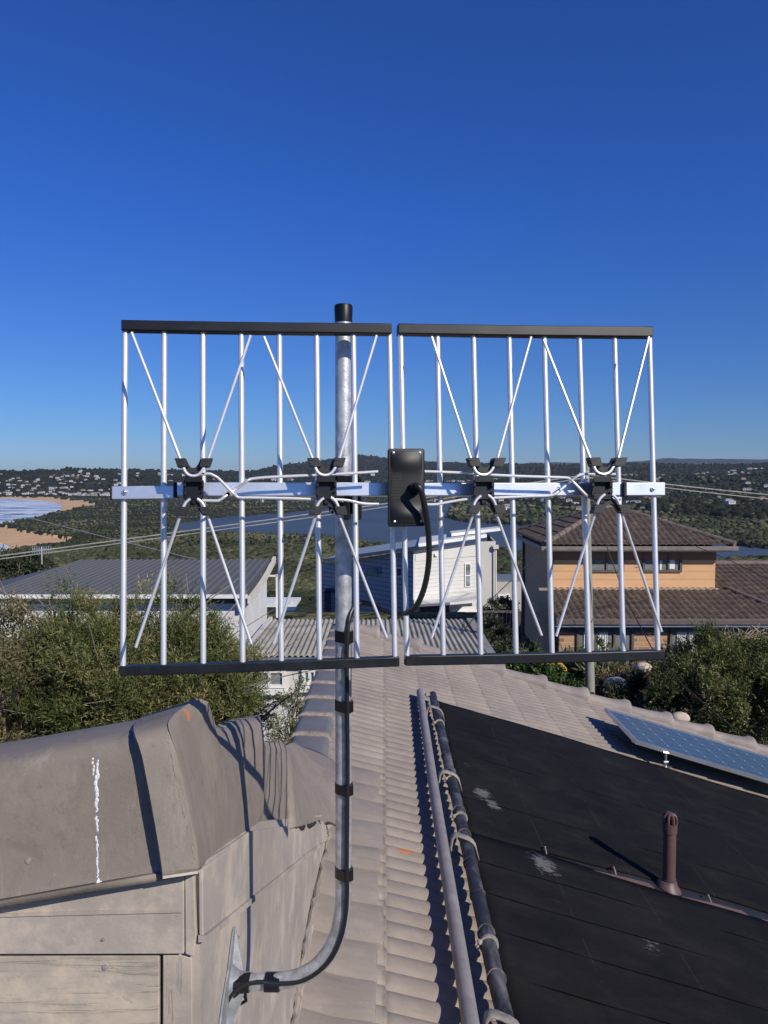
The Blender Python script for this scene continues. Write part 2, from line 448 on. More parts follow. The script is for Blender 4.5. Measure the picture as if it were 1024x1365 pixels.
# ================================================================== THE HOUSE WE STAND ON
RX = -.56                                # ridge line x
def RH(x): return 2.168 + .3 * x         # metres below the camera of the roof plane
house = empty('house', W(RX, 5, 5.9), 'grey brown tiled house in the foreground with a weatherboard cheek wall and concrete verge caps', 'house')
mb = MB()
x0 = -.70 + .32                          # courses meet at x = 0, .38, .76 ...
tile_sheet(mb, W(-.38, .2, RH(-.38) + .02), (1, 0, -.3), (0, 1, 0), 6.6, 10.0, pitch=.13, course=.38 * math.sqrt(1.09), prof=lambda f: math.sin(math.pi * f) ** .7)
mb.build('roof_tiles', MT['tile'], house, smooth=50)
# smooth mortar bedding course next to the ridge and its underside
mb = MB()
secs = []
for i in range(70):
    y = .2 + i * (10.0 / 69)
    wob = .012 * noise.noise(Vector((0, y * 3, 3)))
    secs.append([W(-.64, y, 2.03), W(-.50, y, 2.0 + wob), W(-.42, y, RH(-.42) - .012 - wob), W(-.36, y, RH(-.36) - .006 + wob)])
mb.loft(secs); mb.build('mortar_bed', MT['mortar'], house, smooth=60)
# ridge caps, overlapping, each with a mortar lip at its near end
ys = [5.35 + .50 * i for i in range(10)]
for i, y in enumerate(ys):
    mb = MB()
    def csec(y, lift, gr):
        pr = [(-.70 - gr, 2.12), (-.70 - gr, 2.005), (-.69 - gr * .5, 1.990), (-.66, 1.983), (-.46, 1.992), (-.43 + gr * .5, 2.0), (-.41 + gr, 2.04)]
        return [W(a, y, b - lift) for a, b in pr]
    mb.loft([csec(y + .53, -.004, 0), csec(y + .035, .018, .004)])
    mb.loft([csec(y + .035, .018, .004), csec(y + .02, .022, .008), csec(y - .01, .020, .008), csec(y - .02, -.02, .006)], mi=1)
    jj = random.uniform(-.006, .006)
    for p in mb.v: p.x += jj
    mb.build('ridge_cap', [MT['ridge'], MT['mortar']], house, smooth=50)
# short flat cut tiles bedded over the rolls beside the cheek wall
rt = random.Random(21); y = 1.5
while y < 5.2:
    L = rt.uniform(.24, .34); xr = -.005 + rt.uniform(-.035, .02); xl = -.37; t = rt.uniform(0, .016)
    if rt.random() < .12: y += .13; continue
    mb = MB(); secs = []
    for k in range(7):
        f = k / 6; yy = y + L * f; hump = .017 * math.sin(math.pi * f) ** .6
        up0 = .030 + t + hump
        jx = rt.uniform(-.004, .004)
        secs.append([W(xl, yy, RH(xl) + .01), W(xl + .02, yy, RH(xl) - .020 - hump * .4), W(-.18, yy, RH(-.18) - .030 - hump), W(xr - .012 + jx, yy, RH(xr) - up0 - .014), W(xr + jx, yy, RH(xr) - up0 - .006), W(xr + jx, yy, RH(xr) + .005)])
    mb.loft(secs); mb.add([secs[0][i] for i in range(6)], [[0, 1, 2, 3, 4, 5]]); mb.add([secs[-1][i] for i in range(6)], [[5, 4, 3, 2, 1, 0]])
    mb.build('cut_tile', MT['tile'], house, smooth=35); y += L + rt.uniform(.0, .010)
# verge caps down the far gable
k = 0; x = -.62
while x < 6.0:
    mb = MB(); L = .56
    secs = []
    for t, r, lift in ((0, .085, -.01), (.5, .092, .0), (.80, .105, .012), (.93, .125, .03), (1.0, .122, .028), (1.02, .10, 0)):
        xx = x + L * t; q = []
        for a in range(9):
            an = math.pi * a / 8
            q.append(W(xx, 10.22 + r * 1.05 * math.cos(an), RH(xx) - .03 - lift - r * math.sin(an) * .8))
        q.append(W(xx, 10.22 - r * 1.05, RH(xx) + .05)); q.insert(0, W(xx, 10.22 + r * 1.05, RH(xx) + .25))
        secs.append(q)
    mb.loft(secs); mb.build('verge_cap', MT['farcap'], house, smooth=60); x += L
# walls of the house below the roof, so that it stands on the ground
mb = MB()
mb.box(W(-.62, 5.3, 4.15), (.10, 9.9, 4.1)); mb.build('wall', MT['brownwall'], house, smooth=0)
mb = MB()
mb.prism([W(-.57, 10.2, 2.06), W(6.0, 10.2, RH(6.0) + .07), W(6.0, 10.2, RH(6) + .6), W(-.57, 10.2, 4.2)], (0, -.1, 0)); mb.build('gable_wall', MT['brownwall'], house, smooth=0)

# --- upper roof: verge caps, cheek wall, boards
def sec(*pts): return [P(*p) for p in pts]
CAPM = MT['cap']
def refine(secs, k=4):
    n = len(secs); cols = [spline([s[i] for s in secs], k) for i in range(len(secs[0]))]
    secs = [[c[j] for c in cols] for j in range(len(cols[0]))]
    return [spline(s, 2) for s in secs]
from mathutils.bvhtree import BVHTree
def hit(tree, px, py):
    d = ray(px, py).normalized(); r = tree.ray_cast(Vector((0, 0, ZC)), d)
    return (r[0], r[1]) if r[0] is not None else (None, None)
S_L = sec((-160, 1250, 1.300), (-160, 1242, 1.255), (-160, 1232, 1.250), (-160, 1215, 1.262), (-160, 1110, 1.270), (-160, 1052, 1.275), (-160, 1034, 1.295), (-160, 1022, 1.340), (-160, 1013, 1.450), (-160, 1012, 1.620))
S_0 = sec((0, 1212, 1.295), (0, 1209, 1.255), (0, 1201, 1.250), (0, 1188, 1.260), (0, 1090, 1.270), (0, 1036, 1.275), (0, 1014, 1.295), (0, 1003, 1.345), (0, 992, 1.445), (0, 991, 1.625))
S_M = sec((120, 1191, 1.295), (120, 1188, 1.260), (119, 1180, 1.255), (117, 1168, 1.265), (108, 1080, 1.275), (102, 1016, 1.280), (100, 994, 1.300), (99, 984, 1.345), (98, 975, 1.445), (98, 974, 1.615))
S_R = sec((236, 1171, 1.29), (236, 1168, 1.262), (234, 1160, 1.258), (231, 1148, 1.265), (216, 1080, 1.272), (198, 1004, 1.275), (190, 982, 1.29), (188, 972, 1.33), (190, 960, 1.42), (192, 957, 1.58))
mb = MB(); mb.loft(refine([S_L, S_0, S_M, S_R], 4)); BAND = BVHTree.FromPolygons(mb.v, mb.f); o = mb.build('verge_cap', CAPM, house, smooth=60)
# small bottom lip under the band
mb = MB()
mb.loft([sec((-160, 1247, 1.248), (-160, 1238, 1.246), (-160, 1236, 1.26)), sec((0, 1210, 1.247), (0, 1202, 1.245), (0, 1200, 1.255)), sec((120, 1189, 1.252), (120, 1181, 1.250), (120, 1179, 1.26)), sec((238, 1169, 1.256), (236, 1161, 1.253), (236, 1159, 1.263))])
mb.build('verge_cap_lip', CAPM, house, smooth=60, solid=.002)
C_0 = sec((214, 1172, 1.285), (214, 1170, 1.262), (212, 1150, 1.268), (205, 1100, 1.272), (188, 1010, 1.28), (178, 985, 1.295), (175, 973, 1.335), (178, 965, 1.42), (186, 959, 1.56))
C_L = sec((217, 1170, 1.285), (217, 1168, 1.236), (215, 1150, 1.238), (207, 1100, 1.242), (190, 1010, 1.25), (181, 983, 1.262), (178, 970, 1.31), (182, 961, 1.41), (192, 954, 1.55))
C_R = sec((264, 1163, 1.30), (264, 1161, 1.245), (263, 1148, 1.25), (255, 1100, 1.255), (236, 1010, 1.262), (225, 975, 1.27), (225, 960, 1.31), (240, 946, 1.40), (260, 932, 1.52))
C_R2 = sec((269, 1157, 1.33), (269, 1155, 1.275), (268, 1142, 1.275), (262, 1100, 1.275), (243, 1010, 1.285), (231, 973, 1.29), (232, 958, 1.325), (246, 943, 1.42), (266, 931, 1.53))
C_2 = sec((286, 1147, 1.45), (286, 1145, 1.43), (286, 1130, 1.425), (283, 1085, 1.43), (270, 1010, 1.46), (266, 975, 1.48), (268, 958, 1.50), (273, 944, 1.53), (278, 936, 1.57))
C_3 = sec((307, 1134, 1.62), (307, 1132, 1.60), (307, 1120, 1.595), (305, 1080, 1.60), (298, 1020, 1.61), (291, 990, 1.625), (287, 977, 1.64), (285, 968, 1.66), (284, 955, 1.70))
C_3b = sec((309, 1133, 1.64), (309, 1131, 1.62), (309, 1119, 1.615), (307, 1080, 1.62), (301, 1024, 1.64), (295, 996, 1.655), (291, 984, 1.67), (289, 974, 1.70), (288, 967, 1.78))
C_4 = sec((330, 1119, 1.80), (330, 1117, 1.785), (330, 1106, 1.78), (328, 1075, 1.79), (322, 1022, 1.80), (316, 990, 1.81), (310, 972, 1.83), (306, 963, 1.87), (305, 960, 1.95))
C_5 = sec((350, 1104, 2.02), (350, 1102, 2.0), (351, 1094, 2.0), (352, 1065, 2.0), (352, 1020, 2.0), (352, 985, 2.01), (350, 964, 2.02), (345, 954, 2.05), (336, 954, 2.15))
C_5b = sec((350, 1104, 2.05), (347, 1102, 2.05), (347, 1094, 2.05), (347, 1065, 2.05), (347, 1020, 2.05), (347, 985, 2.06), (345, 968, 2.07), (340, 960, 2.1), (330, 960, 2.2))
mb = MB()
mb.loft([C_0] + [spline(s, 1) for s in [C_L]]); 
A = refine([C_L, C_R], 3); mb.loft(A)
B = refine([C_R, C_R2, C_2], 4); mb.loft(B); mb.loft([B[-1], spline(C_3, 2)])
T_ = BVHTree.FromPolygons(mb.v, mb.f); sp = []
for px, py, r in ((250.5, 953, .011), (238, 946, .005), (247, 948, .006)):
    h_, _n = hit(T_, px, py)
    if h_ is not None: sp.append((tuple(h_), r, spot_o if px != 224 else (.6, .58, .55)))
mb.build('verge_cap', tile_mat('chipped_verge_cap', CAPC, sp, laps=False), house, smooth=42)
mb = MB(); mb.loft([C_3, C_3b, C_4, C_5]); mb.loft([C_5, C_5b]); mb.build('verge_cap', CAPM, house, smooth=42)
rr = random.Random(8); mb = MB(); run = []
for k in range(60):
    t = k / 59.; h_, _n = hit(T_, 221.5 + 39 * t ** 1.15 + rr.uniform(-.5, .5), 968 + 178 * t)
    if h_ is None or (k % 9 in (6, 7) and k > 12):
        if len(run) > 2: mb.tube(run, [rr.uniform(.0004, .0013) for _ in run], 6)
        run = []; continue
    run.append(h_)
if len(run) > 2: mb.tube(run, [rr.uniform(.0004, .0012) for _ in run], 6)
mb.build('worn_edge', MT['mortar'], house)
# soffit of the collar end
mb = MB(); mb.add([P(217, 1168, 1.236), P(264, 1161, 1.245), P(272, 1158, 1.34), P(225, 1166, 1.33)], [[0, 1, 2, 3]]); mb.add([P(264, 1161, 1.245), P(350, 1102, 2.0), P(340, 1104, 2.05), P(262, 1163, 1.33)], [[0, 1, 2, 3]])
mb.build('verge_soffit', MT['board'], house, smooth=0, solid=.004)
# second, lower verge cap
def ext(s, *a): return s
D_1 = sec((326, 1117, 2.0), (329, 1115, 2.02), (338, 1100, 2.06), (350, 1060, 2.08), (351, 1020, 2.08), (352, 996, 2.09), (352, 989, 2.12), (350, 987, 2.2))
D_2 = sec((350, 1113, 2.28), (352, 1111, 2.26), (358, 1096, 2.25), (364, 1060, 2.25), (365, 1020, 2.25), (366, 998, 2.26), (366, 990, 2.3), (364, 988, 2.4))
D_3 = sec((380, 1106, 2.5), (381, 1104, 2.48), (382, 1092, 2.46), (383, 1060, 2.46), (383, 1022, 2.46), (382, 1000, 2.47), (380, 991, 2.5), (374, 989, 2.6))
D_4 = sec((378, 1104, 2.56), (378, 1102, 2.56), (378, 1090, 2.56), (379, 1060, 2.56), (379, 1022, 2.56), (378, 1002, 2.56), (376, 995, 2.6), (370, 993, 2.7))
mb = MB(); mb.loft([D_1, D_2, D_3]); mb.loft([D_3, D_4]); mb.build('verge_cap', CAPM, house, smooth=50)
# mortared flashing apron that runs out onto the lower ridge
rows = [sec((372, 998, 3.0), (388, 992, 4.6), (400, 998, 5.2), (418, 1004, 5.35), (436, 1012, 5.3), (452, 1024, 5.1)),
        sec((376, 1020, 2.8), (392, 1014, 3.9), (404, 1018, 4.5), (418, 1022, 4.9), (436, 1030, 4.9), (452, 1040, 4.85)),
        sec((379, 1060, 2.6), (394, 1056, 3.1), (406, 1056, 3.6), (420, 1058, 4.2), (437, 1062, 4.5), (452, 1068, 4.6)),
        sec((381, 1090, 2.5), (395, 1088, 2.85), (408, 1084, 3.3), (422, 1082, 3.9), (438, 1083, 4.3), (452, 1088, 4.45)),
        sec((381, 1105, 2.48), (396, 1103, 2.75), (408, 1099, 3.2), (424, 1098, 3.8), (436, 1096, 4.2), (447, 1102, 4.3))]
mb = MB(); g = refine(rows, 5)
for i, r in enumerate(g):
    for j, p in enumerate(r):
        p += (Vector((0, 0, ZC)) - p).normalized() * .012 * noise.noise(Vector((j * .9, i * .25, 0)))
mb.loft(g); mb.build('flashing_apron', tile_mat('apron', (.265, .225, .190), laps=False), house, smooth=60, solid=.02)
# cheek wall (faces right, x = -.32) and its upper board
WX = -.32
def CWp(px, py, dx=0):                 # pixel onto the cheek wall plane
    d = ray(px, py); s = max((WX + dx) / d.x, 1.302 - dx); return Vector((WX + dx, s, ZC + d.z * s))
mb = MB()
mb.prism([CWp(262, 1150), CWp(347, 1095), CWp(440, 1085), CWp(438, 1135), W(WX, 4.35, 2.3), W(WX, 1.315, 2.3)], (-.04, 0, 0)); mb.build('cheek_wall', MT['board'], house, smooth=0)
mb = MB()
mb.prism([CWp(262, 1150, .008), CWp(310, 1125, .008), CWp(334, 1108, .008), CWp(434, 1094, .008), CWp(437, 1118, .008), CWp(432, 1124, .008), CWp(408, 1142, .008), CWp(262, 1250, .008)], (-.0075, 0, 0)); mb.build('barge_board', MT['board'], house, smooth=0, bevel=.002)
mb = MB(); mb.prism([CWp(262, 1247, .014), CWp(408, 1139, .014), CWp(433, 1121, .014), CWp(433, 1125, .014), CWp(408, 1145, .014), CWp(262, 1256, .014)], (-.0135, 0, 0)); mb.build('barge_board_lip', MT['board'], house, smooth=0)
# ragged mortar along the top of the barge board
mb = MB(); pts = [P(352, 1110, 2.2), P(372, 1107, 2.4), P(392, 1104, 2.68), P(410, 1101, 3.1), P(425, 1097, 3.7), P(437, 1099, 4.1)]
pts = spline(pts, 8); pts = [p + Vector((random.uniform(-.004, .008), 0, random.uniform(-.008, .008))) for p in pts]
mb.tube(pts, [random.uniform(.004, .010) for _ in pts], 6); mb.build('mortar_joint', MT['dark'], house, smooth=30)
mb = MB(); pts = [P(437, 1100, 4.15), P(436, 1125, 4.1), P(420, 1190, 3.4), P(408, 1250, 3.0), P(396, 1320, 2.72), P(388, 1380, 2.5), P(380, 1460, 2.2)]
pts = spline(pts, 8); pts = [p + Vector((random.uniform(-.006, .012), 0, random.uniform(-.01, .01))) for p in pts]
mb.tube(pts, [random.uniform(.008, .018) for _ in pts], 7); mb.build('mortar_joint', MT['tile'], house, smooth=40)
# front wall (faces the camera, y = 1.30)
FY = 1.30
def FWp(px, py, dy=0): return P(px, py, FY - dy)
mb = MB(); mb.prism([FWp(-260, 1100, -.012), FWp(264, 1100, -.012), FWp(264, 1700, -.012), FWp(-260, 1700, -.012)], (0, .03, 0)); mb.build('front_wall', MT['dark'], house, smooth=0)
mb = MB(); mb.prism([FWp(-260, 1235, .012), FWp(0, 1190, .012), FWp(245, 1150, .012), FWp(245, 1272, .012), FWp(-260, 1273, .012)], (0, .02, 0)); mb.build('fascia_board', MT['board'], house, smooth=0, bevel=.002)
mb = MB(); mb.prism([FWp(-260, 1227, .016), FWp(150, 1214, .016), FWp(243, 1215, .016), FWp(243, 1216.5, .016), FWp(-260, 1229, .016)], (0, .004, 0)); 
mb.build('fascia_crack_ridge', MT['board'], house, smooth=0)
mb = MB(); mb.prism([FWp(-260, 1276), FWp(212, 1274.5), FWp(212, 1700), FWp(-260, 1700)], (0, .014, 0)); mb.build('weatherboard', MT['wood'], house, smooth=0, bevel=.002)
mb = MB(); mb.prism([FWp(217, 1273), FWp(247, 1274), FWp(256, 1278), FWp(256, 1700), FWp(217, 1700)], (0, .014, 0)); mb.prism([FWp(246, 1160, .009), FWp(258, 1156, .009), FWp(262, 1250, .009), FWp(258, 1276, .009), FWp(247, 1272, .009)], (0, .02, 0)); mb.build('corner_board', MT['boardz'], house, smooth=0, bevel=.002)
for (px, py, r, y) in ((38, 1147, .0048, 0), (141, 1289, .005, FWp(141, 1289).y), (138, 1252, .003, FWp(138, 1252, .012).y)):
    mb = MB(); c = P(px, py, y) if y else hit(BAND, px, py)[0]; mb.tube([c + Vector((0, .003, 0)), c - Vector((0, .0025, 0))], r, 12); mb.ball(c - Vector((0, .0025, 0)), r * .5, 8, 5, (1, .5, 1)); mb.build('screw_head', MT['strap'], house)
# white streak of bird lime on the verge cap: thin lumpy run on the surface
mb = MB(); rr = random.Random(3)
for k in range(70):
    t = k / 69.; py = 1012 + t * 172 if k < 68 else 1186
    px = 127.5 + 3 * t + rr.uniform(-1.2, 1.2) + (3.0 * (1 if k % 2 else -1) if t < .14 else 0)
    if 0.56 < t < .60 or .42 < t < .44: continue
    c, _n = hit(BAND, px, py)
    if c is None: continue
    mb.ball(c, rr.uniform(.0010, .0026) * (1.25 if .1 < t < .35 else .9), 7, 5, (1, .5, rr.uniform(1.2, 2.4)))
for q in range(7):
    c, _n = hit(BAND, 122 + q * 2, 1184 - q * 1.3)
    if c is not None: mb.ball(c, .0028, 6, 4, (1.4, .6, 1))
mb.build('lime_streak', MT['white'], house)
# upper roof falling away behind the verge caps
mb = MB(); mb.prism([W(-2.2, 1.45, .60), W(-.37, 1.50, .52), W(-.37, 4.2, 1.86), W(-2.2, 4.2, 1.9)], (0, 0, -.05)); mb.build('upper_roof', MT['cap'], house, smooth=0)
mb = MB(); mb.prism([W(-2.2, 1.5, .75), W(-2.2, 4.2, 2.0), W(-2.2, 4.2, 5.8), W(-2.2, 1.5, 5.8)], (.1, 0, 0)); mb.prism([W(-2.2, 4.1, 2.0), W(-.66, 4.1, 2.0), W(-.66, 4.1, 5.8), W(-2.2, 4.1, 5.8)], (0, .09, 0)); mb.build('upper_wall', MT['brownwall'], house, smooth=0)

# ================================================================== PIPES, POOL HEATER, VENT, PANEL
mb = MB()
yp0, yp1 = .9, 7.80
mb.tube(spline([W(.338, yp0, RH(.345) - .098), W(.345, 3, RH(.35) - .098), W(.349, 5.5, RH(.352) - .096), W(.367, yp1 - .06, RH(.37) - .094)], 5), .036, 18)
o = mb.build('return_pipe', MT['pvc']); tag(o, 'long matt grey plastic pipe running up the tiles left of the black header pipe', 'pipe')
heater = empty('pool_heater', W(.6, 5, RH(.6)), 'black rubber solar pool heating mat with a strapped black header pipe on the roof', 'pool heater')
mb = MB()
hp = []
for i in range(60):
    y = .9 + i * (6.85 / 59); hp.append(W(.497 + .012 * noise.noise(Vector((y * 1.3, 1, 0))) + .035 * max(0, (y - 6.8)) * 0, y, RH(.51) - .105 + .006 * noise.noise(Vector((y * 2, 5, 0)))))
mb.tube(hp, [.038 + .003 * noise.noise(Vector((p.y * 5, 2, 2))) for p in hp], 16)
mb.build('header_pipe', MT['rubber'], heater)
for y in [1.6 + .34 * i for i in range(18)]:
    mb = MB(); c = W(.497, y, RH(.51) - .105); tl = random.uniform(-.01, .01)
    mb.tube([c + Vector((0, -.010, tl)), c + Vector((0, .010, -tl))], .0435, 16); mb.build('pipe_joint', MT['rubber'], heater)
for y in (3.55, 3.62 + 1.9, 6.8, 4.9, 2.4):
    mb = MB(); c = W(.497, y, RH(.51) - .107)
    mb.tube([c + Vector((0, -.008, 0)), c + Vector((0, .008, 0))], .047, 16)
    mb.ball(c + Vector((-.045, -.015, .02)), .014, 7, 5); mb.ball(c + Vector((-.055, -.02, .0)), .011, 7, 5); mb.build('hose_clamp', MT['strap'], heater)
for y in (4.55, 5.55, 7.15, 3.0):
    mb = MB(); z0 = RH(.42)
    prof = [(.398, .01), (.398, .07), (.408, .125), (.43, .150), (.46, .157), (.51, .158), (.535, .150), (.552, .13), (.57, .06)]
    outer = [(a, h) for a, h in prof]
    s0 = []
    for yy in (-.028, -.020, .020, .028):
        e = 0 if abs(yy) < .025 else .008
        s0.append([W(a, y + yy + (a - .42) * -.25, RH(a) - h + e) for a, h in outer])
    mb.loft(s0); mb.build('bracket', MT['strap'], heater, smooth=50, solid=.012)
mb = MB()
mb.tube([W(.37, 7.69, RH(.37) - .105), W(.44, 7.67, RH(.44) - .105), W(.51, 7.67, RH(.51) - .10)], .016, 10); mb.tube([W(.425, 7.67, RH(.44) - .105), W(.455, 7.67, RH(.44) - .105)], .026, 12); mb.build('coupling', MT['strap'], heater)
def mat_rubber():
    m, nt, b = _nt('black_rubber_mat')
    v = geopos(nt)
    n1 = noi(nt, v, 1.3, 6, .65); f = noi(nt, v, 120, 3, .6)
    col = ramp(nt, n1, [(.3, (.0085, .0085, .010)), (.75, (.017, .0165, .018))])
    col = mix(nt, ramp(nt, f, [(.55, (0, 0, 0)), (.75, (.5, .5, .5))]), col, (.03, .029, .029))
    g = noi(nt, geopos(nt, (1, 2.2, 1)), 17, 7, .82, .6)
    for (px, py, y, r) in ((640, 1066, 5.62, .12), (655, 1080, 5.45, .10), (671, 1108, 5.25, .10), (722, 1162, 4.72, .14), (735, 1223, 4.25, .10), (862, 1278, 4.1, .12), (735, 1350, 3.45, .06), (620, 1030, 6.1, .08)):
        p = P(px, py, y)
        vd = N(nt, 'ShaderNodeVectorMath', operation='SUBTRACT'); nt.links.new(v, vd.inputs[0]); vd.inputs[1].default_value = tuple(p)
        sc_ = N(nt, 'ShaderNodeVectorMath', operation='MULTIPLY'); nt.links.new(vd.outputs[0], sc_.inputs[0]); sc_.inputs[1].default_value = (1, .62, 1)
        ln = N(nt, 'ShaderNodeVectorMath', operation='LENGTH'); nt.links.new(sc_.outputs[0], ln.inputs[0])
        fall = math_(nt, 'SUBTRACT', 1.0, math_(nt, 'DIVIDE', ln.outputs['Value'], r), clamp=True)
        msk = math_(nt, 'GREATER_THAN', math_(nt, 'ADD', g, math_(nt, 'MULTIPLY', fall, .42)), .672)
        msk = math_(nt, 'MULTIPLY', msk, math_(nt, 'GREATER_THAN', fall, .02))
        col = mix(nt, math_(nt, 'MULTIPLY', msk, .55), col, (.24, .235, .23))
    dust = noi(nt, geopos(nt, (1.2, 1.8, 1)), 2.2, 6, .7)
    col = mix(nt, ramp(nt, dust, [(.48, (0, 0, 0)), (.75, (.5, .5, .5))]), col, (.032, .031, .031))
    # faint long scratches
    s = noi(nt, geopos(nt, (.6, 14, 1)), 1.5, 5, .8, .3)
    col = mix(nt, ramp(nt, s, [(.695, (0, 0, 0)), (.705, (.35, .35, .35))]), col, (.05, .048, .046))
    sx = N(nt, 'ShaderNodeSeparateXYZ'); nt.links.new(v, sx.inputs[0]); wob = math_(nt, 'MULTIPLY', math_(nt, 'SUBTRACT', noi(nt, geopos(nt, (1, .2, 1)), .9, 3), .5), .03)
    yy = math_(nt, 'ADD', sx.outputs[1], wob); crease = None
    for k, sy in enumerate((2.35, 2.71, 3.07, 3.43, 3.79, 4.15, 4.51, 5.45, 6.35, 7.05)):
        l = math_(nt, 'LESS_THAN', math_(nt, 'ABSOLUTE', math_(nt, 'SUBTRACT', yy, sy)), .0065)
        gate = ramp(nt, noi(nt, geopos(nt, (1, 0, 0)), .55 + .13 * k, 2), [(.44, (0, 0, 0)), (.52, (1, 1, 1))])
        l = math_(nt, 'MULTIPLY', l, gate); crease = l if crease is None else math_(nt, 'MAXIMUM', crease, l)
    xx = math_(nt, 'ADD', sx.outputs[0], wob)
    for sx_ in (1.05, 1.62, 2.2, 2.8):
        l = math_(nt, 'MULTIPLY', math_(nt, 'LESS_THAN', math_(nt, 'ABSOLUTE', math_(nt, 'SUBTRACT', xx, sx_)), .004), .25)
        l = math_(nt, 'MULTIPLY', l, math_(nt, 'GREATER_THAN', noi(nt, v, 3, 4), .5)); col = mix(nt, l, col, (.06, .058, .055))
    col = mix(nt, crease, col, (.002, .002, .002))
    nt.links.new(col, b.inputs['Base Color']); b.inputs['Roughness'].default_value = .9; b.inputs['Specular IOR Level'].default_value = .08
    bump(nt, b, math_(nt, 'SUBTRACT', f, math_(nt, 'MULTIPLY', crease, 2)), .25, .003)
    return m
rub = mat_rubber()
def mat_strip(ya, yb, xa, xb, skew=0, name='rubber_strip'):
    mb = MB(); nx = 70; ny = 34; vs = []; lift = .045
    ph = random.uniform(0, 9)
    for j in range(ny + 1):
        for i in range(nx + 1):
            x = xa + (xb - xa) * i / nx; t = j / ny
            y = ya(x) + (yb(x) - ya(x)) * t
            z = lift + .010 * noise.noise(Vector((x * 1.1, y * 1.3, 4))) + .004 * noise.noise(Vector((x * 3, y * 5, 1)))
            vs.append(W(x, y, RH(x) - z))
    fs = [[j * (nx + 1) + i, j * (nx + 1) + i + 1, (j + 1) * (nx + 1) + i + 1, (j + 1) * (nx + 1) + i] for j in range(ny) for i in range(nx)]
    mb.add(vs, fs); return mb.build(name, rub, heater, smooth=60, solid=.014)
gap = lambda x: max(0, min(1, (x - .75) / .9))
far = lambda x: 7.74 + .08 * min(1, max(0, (x - .7) / 1.2)) + .03 * math.sin(x * 1.3)
mat_strip(lambda x: 1.2, lambda x: 4.875 - .035 * gap(x) * (1 + .2 * math.sin(x * 4)), .53, 5.7)
mat_strip(lambda x: 4.88 + .10 * gap(x) * (1 + .2 * math.sin(x * 3 + 1)), far, .53, 5.7)
mb = MB(); mb.prism([W(.9, 4.80, RH(.9) - .03), W(5.6, 4.80, RH(5.6) - .03), W(5.6, 5.06, RH(5.6) - .03), W(.9, 5.06, RH(.9) - .03)], (0, 0, -.006)); mb.build('gap_shade_strip', MT['dark'], heater, smooth=0)  # black strip laid in to darken the gap like the mat edge's shade
# flattened brown strip and little clips seen in the gap between the two mats
mb = MB()
for (xa, xb) in ((1.35, 1.74), (1.92, 2.35), (2.38, 3.4)):
    mb.prism([W(xa, 4.835, RH(xa) - .048), W(xb, 4.835, RH(xb) - .050), W(xb - .02, 4.872, RH(xb - .02) - .052), W(xa + .22, 4.866, RH(xa + .22) - .050)], (0, 0, -.008))
mb.build('edge_trim', MT['terra'], heater, smooth=0)
for x in (1.5, 2.12, 2.72, 1.05):
    mb = MB(); mb.tube([W(x, 4.86, RH(x) - .05), W(x, 4.91, RH(x) - .075), W(x, 4.95, RH(x) - .05)], .005, 6); mb.build('clip', MT['strap'], heater)

# vent pipe
vx, vy = 1.87, 4.93; vh = RH(vx)
vent = empty('vent_pipe', W(vx, vy, vh), 'short brown plumbing vent pipe with a slotted cowl standing between black mats', 'vent pipe')
mb = MB(); mb.tube([W(vx, vy, vh + .02), W(vx, vy, vh - .44)], .040, 24); mb.tube([W(vx, vy, vh - .075), W(vx, vy, vh - .10)], .044, 24); mb.build('pipe', MT['vent'], vent)
mb = MB(); mb.tube([W(vx, vy, vh - .41), W(vx, vy, vh - .47)], .046, 24)
for k in range(8):
    a = 2 * math.pi * k / 8 + .2
    pts = [W(vx + .041 * math.cos(a) * q, vy + .041 * math.sin(a) * q, vh - .47 - h) for q, h in ((1, 0), (1, .03), (.85, .05), (.45, .063))]
    mb.tube(pts, .0075, 6)
mb.ball(W(vx, vy, vh - .527), .030, 14, 7, (1, 1, .45)); mb.build('cowl', MT['vent'], vent)
mb = MB(); mb.tube([W(vx, vy, vh - .47), W(vx, vy, vh - .50)], .026, 12); mb.build('cowl_core', MT['dark'], vent)
mb = MB(); pts = []
mb.loft([[W(vx + r * math.cos(a) * 1.0, vy + r * math.sin(a), vh - h + (.3 * r * math.cos(a) if r > .05 else 0)) for a in [2 * math.pi * k / 20 for k in range(20)]] for r, h in ((.080, .035), (.070, .055), (.055, .07), (.047, .09), (.043, .09))], closed=True)
mb.build('base_flashing', MT['vent'], vent, smooth=60)

# solar panel
sx0, sx1, sy0, sy1, lift = 2.63, 4.62, 7.89, 9.0, .20
def SP_(x, y, up=0): return W(x, y, RH(x) - lift - up)
sol = empty('solar_panel', W(3.4, 8.4, RH(3.4)), 'blue solar panel with a silver frame raised above the tiles near the far verge', 'solar panel')
mb = MB()
def bar(a, b, w, h):                      # bar lying between a and b
    a = Vector(a); b = Vector(b); d = (b - a); L = d.length; x = d.normalized(); z = Vector((.2873, 0, .9578)); y = z.cross(x).normalized(); z = x.cross(y)
    R = Matrix((x, y, z)).transposed(); mb.box((a + b) / 2, (L, w, h), R)
fw = .014
bar(SP_(sx0, sy0 + fw), SP_(sx0, sy1 - fw), fw * 2, .04); bar(SP_(sx1, sy0 + fw), SP_(sx1, sy1 - fw), fw * 2, .04)
bar(SP_(sx0 - .013, sy0), SP_(sx1 + .013, sy0), fw * 2, .04); bar(SP_(sx0 - .013, sy1), SP_(sx1 + .013, sy1), fw * 2, .04)
mb.build('frame', M('panel_frame', (.55, .56, .58), .35, .8, var=.1), sol, smooth=0)
